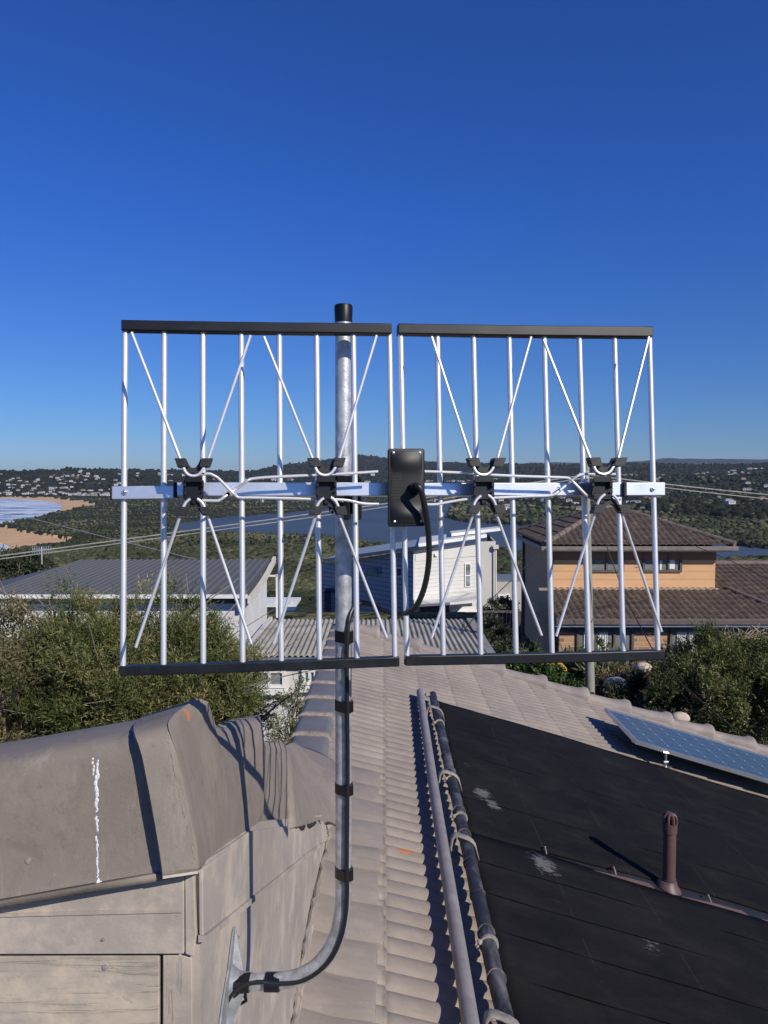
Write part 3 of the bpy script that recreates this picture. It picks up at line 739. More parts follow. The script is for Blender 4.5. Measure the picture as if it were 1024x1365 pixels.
def solar_mat():
    m, nt, b = _nt('solar_cells')
    tc = N(nt, 'ShaderNodeNewGeometry'); s = N(nt, 'ShaderNodeSeparateXYZ'); nt.links.new(tc.outputs['Position'], s.inputs[0])
    cx, cy = (sx1 - sx0) / 10, (sy1 - sy0 - .02) / 6
    u = math_(nt, 'DIVIDE', math_(nt, 'SUBTRACT', s.outputs[0], sx0), cx); v = math_(nt, 'DIVIDE', math_(nt, 'SUBTRACT', s.outputs[1], sy0 + .01), cy)
    fu = math_(nt, 'ABSOLUTE', math_(nt, 'SUBTRACT', math_(nt, 'FRACT', u), .5)); fv = math_(nt, 'ABSOLUTE', math_(nt, 'SUBTRACT', math_(nt, 'FRACT', v), .5))
    line = math_(nt, 'MAXIMUM', math_(nt, 'GREATER_THAN', fu, .485), math_(nt, 'GREATER_THAN', fv, .485))
    dia = math_(nt, 'GREATER_THAN', math_(nt, 'ADD', fu, fv), .945)
    b1 = math_(nt, 'LESS_THAN', math_(nt, 'ABSOLUTE', math_(nt, 'SUBTRACT', math_(nt, 'FRACT', math_(nt, 'MULTIPLY', v, 2)), .5)), .02)
    wn = noi(nt, geopos(nt), 5, 5, .8)
    vo = N(nt, 'ShaderNodeTexVoronoi'); vo.inputs['Scale'].default_value = 45; nt.links.new(tc.outputs['Position'], vo.inputs['Vector'])
    c = ramp(nt, vo.outputs['Color'], [(0, (.028, .058, .10)), (1, (.045, .085, .14))])
    c = mix(nt, math_(nt, 'MULTIPLY', b1, .4), c, (.3, .34, .38)); c = mix(nt, math_(nt, 'MULTIPLY', line, .6), c, (.25, .32, .40)); c = mix(nt, dia, c, (.75, .8, .85))
    nt.links.new(c, b.inputs['Base Color']); b.inputs['Roughness'].default_value = .22
    return m
mb = MB(); mb.prism([SP_(sx0 + .02, sy0 + .02, .014), SP_(sx1 - .02, sy0 + .02, .014), SP_(sx1 - .02, sy1 - .02, .014), SP_(sx0 + .02, sy1 - .02, .014)], (0, 0, -.02)); mb.build('cells', solar_mat(), sol, smooth=0)
for yy in (sy0 + .22, sy1 - .22):
    mb = MB(); bar(SP_(sx0 + .03, yy, -.045), SP_(sx1 - .03, yy, -.045), .04, .04); mb.build('rail', MT['alu'], sol, smooth=0)
for x in (2.93, 4.35):
    mb = MB(); yb = sy0 - .01; yc = yb - .01
    mb.tube([W(x, yc, RH(x) - .03), W(x, yc, RH(x) - .19)], .011, 10); mb.tube([W(x - .03, yc, RH(x) - .19), W(x + .03, yc, RH(x) - .18)], .013, 8); mb.tube([W(x - .02, yc, RH(x) - .09), W(x + .025, yc, RH(x) - .09)], .014, 8)
    mb.box(W(x, yc, RH(x) - .035), (.08, .05, .012)); mb.build('clamp', MT['steel'], sol)

# ================================================================== MAST
MY = 1.52; MR = .0163
mx = (458 - 512) / 1025 * MY
mast = empty('antenna_mast', P(300, 1309, 1.547), 'galvanised steel J shaped antenna mast with a black end cap bolted to the cheek wall', 'antenna mast')
mp = [P(458, 428, MY), P(458, 560, MY), P(458, 700, MY), P(458, 850, MY), P(458, 1000, MY), P(458, 1120, MY), P(458, 1185, MY)]
curve = [P(458, 1185, MY), P(456.5, 1215, 1.52), P(450, 1245, 1.523), P(438, 1270, 1.527), P(419, 1291, 1.532), P(395, 1303, 1.538), P(368, 1308, 1.542), P(335, 1309, 1.545), P(302, 1309, 1.547)]
mb = MB(); mb.tube(mp[:-1] + spline(curve, 5), MR, 24); mb.build('tube', MT['galv'], mast)
mb = MB(); t = P(458, 430, MY); mb.tube([t, t + Vector((0, 0, .030)), t + Vector((0, 0, .034))], [MR + .0008, MR + .0018, MR], 24); mb.build('end_cap', MT['blackp'], mast)
# wall bracket: flat fish-shaped plate on the cheek wall, flared round the tube end
mb = MB()
pl = [CWp(307, 1236), CWp(301, 1262), CWp(296, 1290), CWp(290, 1312), CWp(286, 1335), CWp(278, 1400), CWp(290, 1420), CWp(304, 1380), CWp(306, 1330), CWp(309, 1300), CWp(309, 1262)]
wy = [1.60, 1.575, 1.52, 1.47, 1.45, 1.44, 1.46, 1.50, 1.56, 1.60, 1.62]
plate = []
c = P(300, 1309, 1.547)
for (yy, zz) in ((1.585, .095), (1.572, .092), (1.52, .045), (1.465, .015), (1.415, -.03), (1.38, -.10), (1.40, -.15), (1.45, -.14), (1.53, -.035), (1.58, .02), (1.597, .08)):
    plate.append(Vector((WX + .001, yy, c.z + zz)))
mb.prism(plate, (.004, 0, 0))
for (yy, zz) in ((1.592, .075),):
    pass
mb.tube([Vector((WX + .004, 1.547, c.z)), Vector((WX + .022, 1.547, c.z)), Vector((WX + .045, 1.547, c.z))], [.034, .021, .0172], 20)
mb.prism([Vector((WX + .004, 1.59, c.z + .095)), Vector((WX + .030, 1.555, c.z + .01)), Vector((WX + .004, 1.545, c.z + .01))], (0, .004, 0))
mb.prism([Vector((WX + .004, 1.44, c.z - .10)), Vector((WX + .034, 1.53, c.z - .01)), Vector((WX + .004, 1.545, c.z))], (0, -.004, 0))
mb.build('wall_bracket', M('dull_zinc', (.27, .285, .30), .65, .3, var=.3, vscale=60), mast, smooth=40, bevel=.001)
for (yy, zz) in ((1.588, .07), (1.585, .052), (1.58, .03), (1.43, -.035), (1.41, -.07), (1.46, -.045), (1.45, -.08)):
    mb = MB(); q = Vector((WX + .005, yy, c.z + zz)); mb.tube([q, q + Vector((.004, 0, 0))], .0058, 6); mb.tube([q, q + Vector((.008, 0, 0))], .003, 8); mb.build('bolt', MT['steel'], mast)
for (px, py, w, hz) in ((458, 847, 15, 0), (458, 939, 14, 0), (458, 1049, 13, 0), (458, 1161, 14, 0), (364, 1308, 0, 20), (324, 1309, 0, 20)):
    mb = MB()
    if w: a, b = P(px, py - w / 2, MY), P(px, py + w / 2, MY)
    else: a, b = P(px - hz / 2, py, 1.544), P(px + hz / 2, py, 1.544)
    d = (b - a).normalized()
    side = Vector((.5, -.85, 0)) if w else Vector((0, -.9, .1))
    # ring that also goes round the cable (two lobes)
    n = 20; u = side.normalized(); w2 = d.cross(u).normalized(); ring = []
    for k in range(n):
        an = 2 * math.pi * k / n; r = MR + .0012
        v = u * math.cos(an) * r + w2 * math.sin(an) * r
        if math.cos(an) > .55: v += u * .0085 * min(1, (math.cos(an) - .55) / .25)
        ring.append(v)
    tw = d * .004
    mb.loft([[a + v for v in ring], [b + v * 1.01 for v in ring]], closed=True, caps=True); mb.build('tape', MT['tape'], mast)

# ================================================================== TV ANTENNA
def A(px, py, fwd=0.0):
    d = ray(px, py); s = (1.4524 - fwd) / (1 - .18 * d.x - .09 * d.z)
    return Vector((d.x * s, s, ZC + d.z * s))
AN = Vector((.18, -1, .09)).normalized()          # towards the camera
ant = empty('tv_antenna', A(458, 655), 'wide silver and black TV antenna with two rod grids clamped across the mast', 'antenna')
LT = [(167, 440), (219, 441), (270.5, 442), (321.6, 443), (372.4, 444), (422, 445), (471, 446), (519, 446.5)]
LB = [(164, 888), (218, 887), (271, 885), (323.5, 883), (375, 881), (426, 879), (476, 877), (526.5, 875)]
RT = [(534, 446), (583, 447), (631, 447.5), (678.5, 448), (725.4, 448.5), (772, 449), (819, 449.5), (865.6, 450)]
RB = [(542.6, 874), (591, 873), (641, 872), (688, 871), (736, 869.5), (785, 868), (831, 867), (877, 866)]
for t, b in zip(LT + RT, LB + RB):
    mb = MB(); a, c2 = A(t[0], t[1] - 4), A(b[0], b[1] + 4)
    mb.tube([a, a.lerp(c2, .5), c2], .0053, 14); mb.build('reflector_rod', MT['alu'], ant)
def channel(x0, y0, x1, y1, h):
    mb = MB(); n = 14; secs = []
    for i in range(n + 1):
        t = i / n; px = x0 + (x1 - x0) * t; py = y0 + (y1 - y0) * t + .6 * math.sin(t * math.pi)
        top = A(px, py); bot = A(px, py + h)
        b = .0105 + (.0008 if i in (4, 7, 10) else 0)
        q = []
        for (f, s) in ((0, b), (.06, b + .001), (.94, b + .001), (1, b)):
            q.append(top.lerp(bot, f) + AN * s)
        for (f, s) in ((1, -b), (0, -b)): q.append(top.lerp(bot, f) + AN * s)
        secs.append(q)
    mb.loft(secs, closed=True, caps=True); return mb.build('end_bar', MT['blackp'], ant, smooth=30, bevel=.0012)
channel(163, 428.5, 521, 433, 13.5); channel(530, 433, 867, 437, 13.5); channel(161, 887, 531, 874.5, 13); channel(540, 873.5, 882, 866, 13)
# boom in sections with black sleeves
def boxbeam(px0, px1, y0, y1, hpx, fwd, dep, name, mat, inset=0):
    mb = MB(); secs = []
    for px, py in ((px0, y0), (px1, y1)):
        top = A(px, py - hpx / 2, fwd); bot = A(px, py + hpx / 2, fwd)
        secs.append([top, bot, bot - AN * dep, top - AN * dep])
    mb.loft(secs, closed=True, caps=True); return mb.build(name, mat, ant, smooth=0, bevel=.0012)
boxbeam(149, 235, 656.8, 656, 17.5, .0125, .025, 'boom', MT['boom'])
boxbeam(887, 795, 651.8, 652, 17, .0125, .025, 'boom', MT['boom'])
boxbeam(233, 548, 652, 652, 18, .019, .030, 'boom', MT['boom'])
boxbeam(536, 800, 652.2, 652, 17, .019, .030, 'boom', MT['boom'])
boxbeam(231, 236, 653, 653, 21, .021, .035, 'sleeve', MT['blackp'])
boxbeam(832, 836, 652, 652, 20, .021, .030, 'sleeve', MT['blackp'])
boxbeam(146.5, 149, 656.8, 656.8, 18.5, .0132, .026, 'sleeve', MT['blackp'])
for px, py in ((166.5, 656), (870, 652)):
    mb = MB(); c2 = A(px, py, .013); mb.tube([c2, c2 + AN * .0025], .0048, 12); mb.ball(c2 + AN * .0025, .0035, 10, 6); mb.build('screw', MT['steel'], ant)
# small rivets under the boom
for px in (350, 456, 487, 579, 723):
    mb = MB(); c2 = A(px, 664, .006); mb.tube([c2, c2 - Vector((0, 0, .007))], .0035, 8); mb.build('screw', MT['steel'], ant)
FW = .070
bays = [dict(c=(258, 652), up=((243, 614), (275, 614)), dn=((240, 689), (277, 689)), T=((175.5, 443), (334, 447)), B=((181, 863), (335, 858))),
        dict(c=(435, 651), up=((419, 613), (450, 613)), dn=((421, 688), (452, 687)), T=((352, 449), (502, 447)), B=((365, 858), (515.5, 850))),
        dict(c=(645, 650), up=((630, 613), (661, 612)), dn=((631, 685), (661, 684)), T=((575.5, 449), (708, 449)), B=((575.5, 850), (722, 847))),
        dict(c=(803, 650), up=((789, 612), (822, 611)), dn=((794, 683), (828, 683)), T=((724.5, 453), (865, 449)), B=((741.5, 848), (882, 842)))]
WR = .0027
def AF(px, py, f=FW): return A(px, py, f)
for bi, b in enumerate(bays):
    cx, cy = b['c']; cy = 652
    # arm from the boom to the front block
    mb = MB(); secs = []
    for f, s in ((.016, 1.0), (.05, .95), (.066, .95)):
        sx_ = 14 * s; sy_ = 11.5 * s
        secs.append([AF(cx - sx_, cy - sy_, f), AF(cx + sx_, cy - sy_, f), AF(cx + sx_, cy + sy_, f), AF(cx - sx_, cy + sy_, f)])
    mb.loft(secs, closed=True, caps=True)
    # front frame with a deep recess, small lugs
    def blk(x0, y0, x1, y1, f0, f1):
        q = [AF(x0, y0, f0), AF(x1, y0, f0), AF(x1, y1, f0), AF(x0, y1, f0)]; r = [AF(x0, y0, f1), AF(x1, y0, f1), AF(x1, y1, f1), AF(x0, y1, f1)]
        mb.loft([q, r], closed=True, caps=True)
    blk(cx - 12, cy - 17.5, cx + 12, cy - 9, .062, .078); blk(cx - 12, cy + 7, cx + 12, cy + 14, .062, .078)
    blk(cx - 14, cy - 12, cx - 10, cy - 3, .062, .076); blk(cx + 10, cy - 12, cx + 14, cy - 3, .062, .076)
    blk(cx - 14, cy + 3, cx - 10, cy + 11, .062, .076); blk(cx + 10, cy + 3, cx + 14, cy + 11, .062, .076)
    blk(cx - 3, cy + 12, cx + 3, cy + 20, .060, .076); blk(cx - 3, cy - 22, cx + 3, cy - 16, .060, .076)
    mb.build('dipole_mount', MT['blackp'], ant, smooth=0, bevel=.0012)
    # back sleeve round the boom
    boxbeam(cx - 12, cx + 12, cy, cy, 21, .0225, .026, 'sleeve', MT['blackp'])
    # wire holders: upper V and lower inverted V
    UP = [(235, 612.3), (248, 612.3), (251.7, 620), (255, 624.3), (260, 624.3), (264, 619.3), (267, 612.3), (280.4, 612.3), (276.3, 624), (270.4, 625.2), (265.7, 634), (254, 634), (245.8, 625.2), (239.3, 624)]
    LO = [(241, 676.2), (248, 670), (254, 665.6), (260.4, 665.6), (267, 671.5), (270.4, 676.2), (277.4, 676.2), (281, 687.3), (270.4, 686.7), (265, 678.5), (260.4, 675), (255, 675.6), (251.7, 681), (248.7, 687.3), (237, 687.3)]
    for pol, ox, (pa, pb), sgn in ((UP, (b['up'][0][0] + b['up'][1][0]) / 2 - 258.3, b['up'], -1), (LO, (b['dn'][0][0] + b['dn'][1][0]) / 2 - 259, b['dn'], 1)):
        mb = MB(); oy = (pa[1] + pb[1]) / 2 - (614 if sgn < 0 else 689) 
        mb.prism([AF(x + ox, y + oy * .5, .062) for x, y in pol], AN * .0095)
        for e, q in ((-1, pa), (1, pb)):
            qx = (pa[0] + pb[0]) / 2 + e * (16.2 if sgn < 0 else 17.0); qy = (612.3 if sgn < 0 else 676.2) + oy * .5; h = 11.5
            k = [(qx - 7.2 + 3 * e * (1 if sgn < 0 else -1) * .6, qy), (qx + 7.2 + 3 * e * (1 if sgn < 0 else -1) * .6, qy), (qx + 6.8 - 3 * e * (1 if sgn < 0 else -1) * .6, qy + h), (qx - 6.8 - 3 * e * (1 if sgn < 0 else -1) * .6, qy + h)]
            mb.prism([AF(x, y, .0625) for x, y in k], AN * .0185)
            for dy in (2.2, 9.0): mb.tube([AF(qx - 5, qy + dy + .4 * e, .0812), AF(qx + 5, qy + dy - .4 * e, .0812)], .0009, 6)
        mb.build('wire_holder', MT['grip'], ant, smooth=30, bevel=.0008)
    # whiskers: one bent rod per holder (upper V, lower inverted V)
    (ul, ur), (dl, dr) = b['up'], b['dn']
    mid = (ul[0] + ur[0]) / 2; rim = cy - 17.5
    yc = (ul[1] + ur[1]) / 2
    up = [(mid + a, yc + c_) for a, c_ in ((-13.5, 11), (-11.5, 15), (-8, 18.5), (-3.5, 20.2), (1.5, 20.2), (6, 18.5), (9.5, 15), (12, 11))]
    pts = [AF(*b['T'][0])] + [AF(ul[0] - 2.2, ul[1] - 1)] + spline([AF(*q, .078) for q in up], 4) + [AF(ur[0] + 2.2, ur[1] - 1)] + [AF(*b['T'][1])]
    mb = MB(); mb.tube(pts, WR, 10); mb.build('dipole_whisker', MT['alu'], ant)
    for q, tp, e in ((dl, b['B'][0], -1), (dr, b['B'][1], 1)):
        mid = (dl[0] + dr[0]) / 2; w = [(mid + a * e, q[1] + c_) for a, c_ in ((4.5, -24), (7.5, -22), (11, -18.5), (13.5, -14), (14.5, -11))]
        pts = spline([AF(*z, .078) for z in w], 4) + [AF(q[0] + 1.2 * e, q[1] + 3)] + [AF(*tp)]
        mb = MB(); mb.tube(pts, WR, 10); mb.build('dipole_whisker', MT['alu'], ant)
# phasing lines (bent wires that cross between the bays)
def wirep(pts, name='phasing_line'):
    mb = MB(); mb.tube(spline([AF(px, py, f) for px, py, f in pts], 4), .0026, 10); mb.build(name, MT['alu'], ant)
Fw = .060
wirep([(243, 633.5, Fw), (262, 633, Fw), (278, 631.5, Fw), (285, 634, Fw), (292, 638.5, Fw), (309, 656, .066), (315, 661.5, Fw), (321, 663.5, Fw), (340, 663.5, Fw), (390, 664.6, Fw), (419, 665.6, Fw), (447, 666, Fw), (465, 667.3, Fw), (484, 671.3, Fw), (505, 672, Fw)])
wirep([(245, 667.4, Fw), (268, 667.2, Fw), (288, 667.6, Fw), (294, 666, Fw), (301, 661, Fw), (314, 652.5, .052), (328, 642, Fw), (334, 638.8, Fw), (341, 637.6, Fw), (360, 636, Fw), (421, 633.3, Fw), (450, 632, Fw), (504, 628.6, Fw)])
wirep([(566, 628.5, Fw), (590, 629.2, Fw), (631, 631, Fw), (656, 633, Fw), (700, 635, Fw), (753, 636.6, Fw), (759, 638.5, Fw), (766, 644, .066), (780, 658.5, .066), (787, 664, Fw), (796, 665.7, Fw), (828, 664, Fw)])
wirep([(568, 672.6, Fw), (582, 672.3, Fw), (594, 670, Fw), (615, 666.5, Fw), (631, 665.2, Fw), (700, 661.8, Fw), (733, 660.5, Fw), (743, 656, Fw), (755, 646.5, .052), (768, 636, Fw), (775, 632.5, Fw), (782, 631.8, Fw), (797, 632, Fw), (820, 632, Fw)])
for px, py in ((301, 661), (741, 657.5)):
    mb = MB(); a = AF(px, py, .058); b = AF(px + 5, py - 4, .058); mb.tube([a, b], .0034, 10); mb.build('wire_sleeve', MT['blackp'], ant)
# balun box
mb = MB(); bx = [(516.5, 598), (566, 598), (566.5, 701.5), (517, 702.5)]
def rr(pts, r, n=5):
    out = []
    for i in range(4):
        p = Vector((*pts[i], 0)); a = Vector((*pts[i - 1], 0)); b = Vector((*pts[(i + 1) % 4], 0))
        a = p + (a - p).normalized() * r; b = p + (b - p).normalized() * r
        for k in range(n + 1):
            t = k / n; out.append(((a * (1 - t) ** 2 + p * 2 * t * (1 - t) + b * t * t).x, (a * (1 - t) ** 2 + p * 2 * t * (1 - t) + b * t * t).y))
    return out
def shrink(pts, s):
    cx = sum(p[0] for p in pts) / len(pts); cy = sum(p[1] for p in pts) / len(pts)
    return [(p[0] + (1 if p[0] < cx else -1) * s, p[1] + (1 if p[1] < cy else -1) * s) for p in pts]
o1 = rr(bx, 4)
secs = [[AF(*p, f) for p in rr(shrink(bx, s), 4)] for f, s in ((.030, 1), (.060, 0), (.064, 0), (.066, .6), (.0665, 1.6))]
mb.loft(secs, closed=True, caps=True)
box = mb.build('balun_box', MT['blackbox'], ant, smooth=40)
# shallow grooved label field and raised shoulders
mb = MB()
for k in range(22):
    py = 624 + k * 1.95; mb.tube([AF(521.5, py, .0668), AF(535.5, py, .0668)], .0009, 5)
mb.build('label_field', M('ribbed_grey', (.045, .043, .040), .6), box)
mb = MB()
secs = []
for py in [602 + i * 4 for i in range(25)]:
    hgt = .0035 * (math.exp(-((py - 616) / 11) ** 2)) + .004 * math.exp(-((py - 686) / 9) ** 2)
    secs.append([AF(520, py, .066), AF(524, py, .0668 + hgt), AF(541, py, .0668 + hgt), AF(559, py, .0668 + hgt), AF(563.5, py, .066)])
mb.loft(secs); mb.build('box_relief', MT['blackbox'], box, smooth=60)
for px, py in ((524.5, 603.5), (559.5, 603.5), (526, 695), (562, 694.5)):
    mb = MB(); c2 = AF(px, py, .067); mb.tube([c2, c2 + AN * .0015], .0026, 10); mb.ball(c2 + AN * .0015, .0020, 8, 5); mb.build('screw', MT['steel'], box)
mb = MB(); g0 = AF(553, 651, .067); g1 = g0 + AN * .020
mb.tube([g0, g0 + AN * .012, g0 + AN * .012, g1 + AN * .004], [.0115, .0110, .0095, .0085], 14)
mb.tube([g0, g0 + AN * .006], .0125, 6); mb.build('cable_gland', MT['blackp'], box)
# mast clamp behind the boom
mb = MB(); cz = A(470, 652, 0)
for px in (462, 477): 
    a = A(px, 668, .005); b = A(px, 690, .005)
    mb.box((a + b) / 2 + Vector((0, .03, 0)), (.012, .05, .04))
mb.box(Vector((mx + .004, 1.497, cz.z - .012)), (.062, .012, .075)); mb.box(Vector((mx + .004, 1.54, cz.z - .012)), (.062, .006, .03))
mb.build('mast_clamp', MT['blackp'], ant, smooth=0, bevel=.002)
for dz in (-.03, -.045):
    for s in (-1, 1):
        mb = MB(); a = Vector((mx + .004 + s * .024, 1.485, cz.z + dz)); mb.tube([a, a + Vector((0, .07, 0))], .003, 8); mb.tube([a, a + Vector((0, .005, 0))], .006, 6); mb.build('bolt', MT['steel'], ant)

# ================================================================== COAX
g = AF(553, 651, .067)
cp = [g + AN * .018, AF(556, 647.5, .098), AF(560.5, 652, .100), AF(564, 664, .096), AF(568, 685, .085), AF(571.5, 715, .070), AF(571.5, 750, .055), AF(566, 782, .040), AF(556, 806, .025), AF(543, 816.5, .005), AF(529, 818, -.020),
      P(512, 813.5, 1.50), P(498, 807, 1.515), P(484, 804, 1.525), P(473, 808, 1.52), P(467, 818, 1.51), P(464.5, 832, 1.503), P(463.5, 848, 1.499)]
cp2 = []
for py in range(870, 1180, 24): cp2.append(P(463.0 + .6 * math.sin(py * .02), py, 1.4975))
cp3 = [P(463, 1190, 1.497), P(461, 1220, 1.499), P(455, 1249, 1.502), P(442, 1277, 1.507), P(421, 1298, 1.513), P(396, 1309.5, 1.519), P(365, 1311, 1.521), P(345, 1309, 1.521), P(325, 1314, 1.52), P(311, 1324, 1.518), P(302, 1338, 1.515), P(297, 1355, 1.51), P(294, 1380, 1.50), P(292, 1430, 1.49)]
mb = MB(); allp = spline(cp + cp2 + cp3, 5)
n0 = len(cp) * 5
mb.tube(allp, [.0054 if i < n0 - 10 else .0042 for i in range(len(allp))], 12)
o = mb.build('coaxial_cable', MT['cable']); tag(o, 'black coaxial cable looping from the antenna box and taped down the steel mast', 'cable')
mb = MB(); mb.tube([P(322, 1318, 1.53), P(312, 1330, 1.525), P(318, 1340, 1.525), P(328, 1334, 1.53), P(326, 1320, 1.535)], .004, 8)
o = mb.build('tape_tail', MT['tape'], mast)

# ================================================================== TERRAIN
def inpoly(x, y, poly):
    c = False; n = len(poly); j = n - 1
    for i in range(n):
        xi, yi = poly[i]; xj, yj = poly[j]
        if (yi > y) != (yj > y) and x < (xj - xi) * (y - yi) / (yj - yi) + xi: c = not c
        j = i
    return c
def lerp(a, b, t): return a + (b - a) * t
def interp(x, pts):
    if x <= pts[0][0]: return pts[0][1]
    for (a, va), (b, vb) in zip(pts, pts[1:]):
        if x <= b: return lerp(va, vb, (x - a) / (b - a))
    return pts[-1][1]
# outlines on the flat sea-level plane, in (azimuth column, depression row) units
SEA1 = [(-3000, 663.5), (-20, 664), (35, 665.5), (62, 668), (80, 672), (82, 678), (70, 684), (52, 689), (35, 693.5), (12, 699), (-20, 704), (-120, 716), (-3000, 760)]
SEA2 = [(-3000, 800), (-3000, 766), (-120, 722), (-10, 724), (6, 726), (12, 730), (4, 736), (-30, 742), (-200, 790)]
SAND = [[(-3000, 640), (-3000, 663.5), (-20, 662.5), (40, 663.5), (75, 664.5), (95, 667), (128, 672.5), (126, 674), (112, 676.5), (98, 680.5), (80, 682.8), (70, 684), (40, 694), (0, 702), (-40, 712), (-3000, 762), (-3000, 700)],
        [(-400, 740), (-60, 706), (0, 704), (20, 705.5), (22, 710), (45, 712.5), (70, 717), (95, 722.5), (90, 727), (68, 730), (48, 733.5), (30, 740), (12, 748), (-10, 756), (-400, 800)]]
LAG = [(221, 700), (228, 704), (240, 697), (262, 694), (277, 691.5), (300, 689), (330, 687), (374, 684.5), (413, 680), (470, 675), (515, 672), (566, 670.5), (600, 671), (612, 675), (600, 683), (597, 690), (612, 695), (650, 698), (690, 700), (780, 708), (950, 722), (1010, 731), (1100, 735), (1400, 735), (1400, 750), (1100, 752), (1005, 752), (960, 757), (850, 762), (720, 748), (690, 741), (655, 737), (600, 742), (540, 738), (500, 729), (470, 722), (445, 718), (374, 715.5), (296, 713.5), (240, 712)]
SKY = [(-600, 632), (0, 628.3), (75, 626.8), (92, 624.5), (150, 625), (200, 626.5), (300, 627.5), (340, 627.5), (362, 622), (390, 618), (413, 615.5), (440, 611.5), (465, 607.5), (480, 606), (500, 608), (520, 611), (540, 612), (570, 615), (621, 617), (700, 618.5), (760, 619.5), (830, 617.5), (900, 618.5), (960, 619), (1024, 617.5), (1500, 616)]
DIST = [(-600, 3000), (0, 3100), (200, 3300), (330, 4200), (480, 5200), (620, 5200), (760, 4200), (1024, 3600), (1500, 3400)]
START = [(-600, 2300), (0, 2300), (140, 2250), (200, 2000), (330, 2300), (480, 2500), (620, 1900), (760, 1400), (1024, 1000), (1500, 900)]
def zone(px, py):
    j = 1.1 * noise.noise(Vector((px * .07, py * .35, 1.0)))
    if inpoly(px, py + j, SEA1) or inpoly(px, py + j, SEA2): return 'w'
    if inpoly(px + j * 2, py + j, LAG): return 'l'
    for s in SAND:
        if inpoly(px + 6 * noise.noise(Vector((px * .12, py * .8, 2))), py + j, s): return 's'
    return 'g'
def elev(x, y):
    if y < 34: 
        base = 54.0
        return base + .12 * noise.noise(Vector((x * .3, y * .3, 0)))
    r = y; px = 512 + F * x / y
    if y < 290:
        t = (y - 34) / 256.; s = 1 - (1 - min(1, t)) ** 1.55
        n = noise.noise(Vector((x * .03, y * .03, 3))) * 2.0 * min(1, (y - 34) / 60)
        return 54 + (4 - 54) * s + n
    py = 636 + F * 60 / y; z = zone(px, py) if y > 420 else 'g'
    if z in 'wl': return -2.0
    if z == 's': return .8 + .4 * noise.noise(Vector((x * .02, y * .02, 0)))
    e = 3.2 + 2.2 * noise.noise(Vector((x * .012, y * .012, 0))) + 1.6 * noise.noise(Vector((x * .06, y * .06, 5)))
    st = interp(px, START); D = interp(px, DIST)
    if y > st:
        top = 60 + (636 - interp(px, SKY)) / F * D
        t = (y - st) / (D - st)
        if t < 1:
            h = t ** 1.15
            hh = lerp(e, top, h) + 26 * math.sin(math.pi * t) * noise.noise(Vector((x * .0016, y * .0022, 9))) + 9 * min(1, t * 4) * (1 - t) * noise.noise(Vector((x * .006, y * .006, 2)))
        else: hh = top - (t - 1) * 60
        f = noise.noise(Vector((x * .028, y * .028, 7))) * 4.5 + noise.noise(Vector((x * .08, y * .08, 3))) * 2.5
        e = hh + f * min(1, t * 5)
    return max(e, 1.0)
cols = [-2.6, -2.0, -1.6, -1.3, -1.1, -.9, -.8, -.7] + [(px - 512) / F for px in np.arange(-150, -10, 10)] + [(px - 512) / F for px in np.arange(-10, 1036, 2.1)] + [(px - 512) / F for px in np.arange(1040, 1190, 10)] + [.7, .8, .9, 1.1, 1.3, 1.6, 2.0, 2.6]
rowsy = [-60, -30, -10, 0, 8, 14, 20, 26, 30, 34, 37] + list(np.geomspace(41, 300, 26)) + [F * 60 / (py - 636) for py in np.arange(838, 663, -1.3)] + list(np.geomspace(2290, 12000, 105))
rowsy = sorted(set(rowsy))
vs = []; zn = []
for y in rowsy:
    yy = max(y, 34.0)
    for u in cols:
        x = u * yy; vs.append((x, y, elev(x, y)))
nc = len(cols); fs = []; mi = []
for j in range(len(rowsy) - 1):
    ym = (rowsy[j] + rowsy[j + 1]) / 2
    for i in range(nc - 1):
        fs.append((j * nc + i, j * nc + i + 1, (j + 1) * nc + i + 1, (j + 1) * nc + i))
        m = 0
        if ym > 420:
            u = (cols[i] + cols[i + 1]) / 2; px = 512 + F * u; py = 636 + F * 60 / ym
            if ym < 3000:
                z = zone(px, py)
                if z in 'sw': m = 1
        mi.append(m)
def terrain_mat():
    m, nt, b = _nt('wooded_ground')
    v = geopos(nt)
    a = noi(nt, v, .0065, 6, .65); c = noi(nt, v, .07, 5, .7); d = noi(nt, v, .25, 3, .7)
    col = ramp(nt, c, [(.34, (.012, .018, .012)), (.50, (.022, .030, .018)), (.66, (.045, .052, .030))])
    col = mix(nt, ramp(nt, a, [(.42, (0, 0, 0)), (.62, (.6, .6, .6))]), col, (.075, .072, .045))
    sx = N(nt, 'ShaderNodeSeparateXYZ'); nt.links.new(v, sx.inputs[0])
    near = math_(nt, 'LESS_THAN', sx.outputs[1], 60)
    gr = ramp(nt, noi(nt, v, 1.2, 6, .7), [(.35, (.05, .06, .025)), (.65, (.13, .12, .065))])
    col = mix(nt, near, col, gr)
    nt.links.new(col, b.inputs['Base Color']); b.inputs['Roughness'].default_value = .95; b.inputs['Specular IOR Level'].default_value = .1
    bump(nt, b, c, 1.0, 7.0)
    return m
sand = M('beach_sand', (.60, .38, .19), .95, var=.14, vscale=.03)
me = bpy.data.meshes.new('terrain'); me.from_pydata(vs, [], fs); me.materials.append(terrain_mat()); me.materials.append(sand)
me.polygons.foreach_set('material_index', mi); me.update(); me.shade_smooth()
ter = bpy.data.objects.new('terrain', me); COL.objects.link(ter); tag(ter, kind='structure')
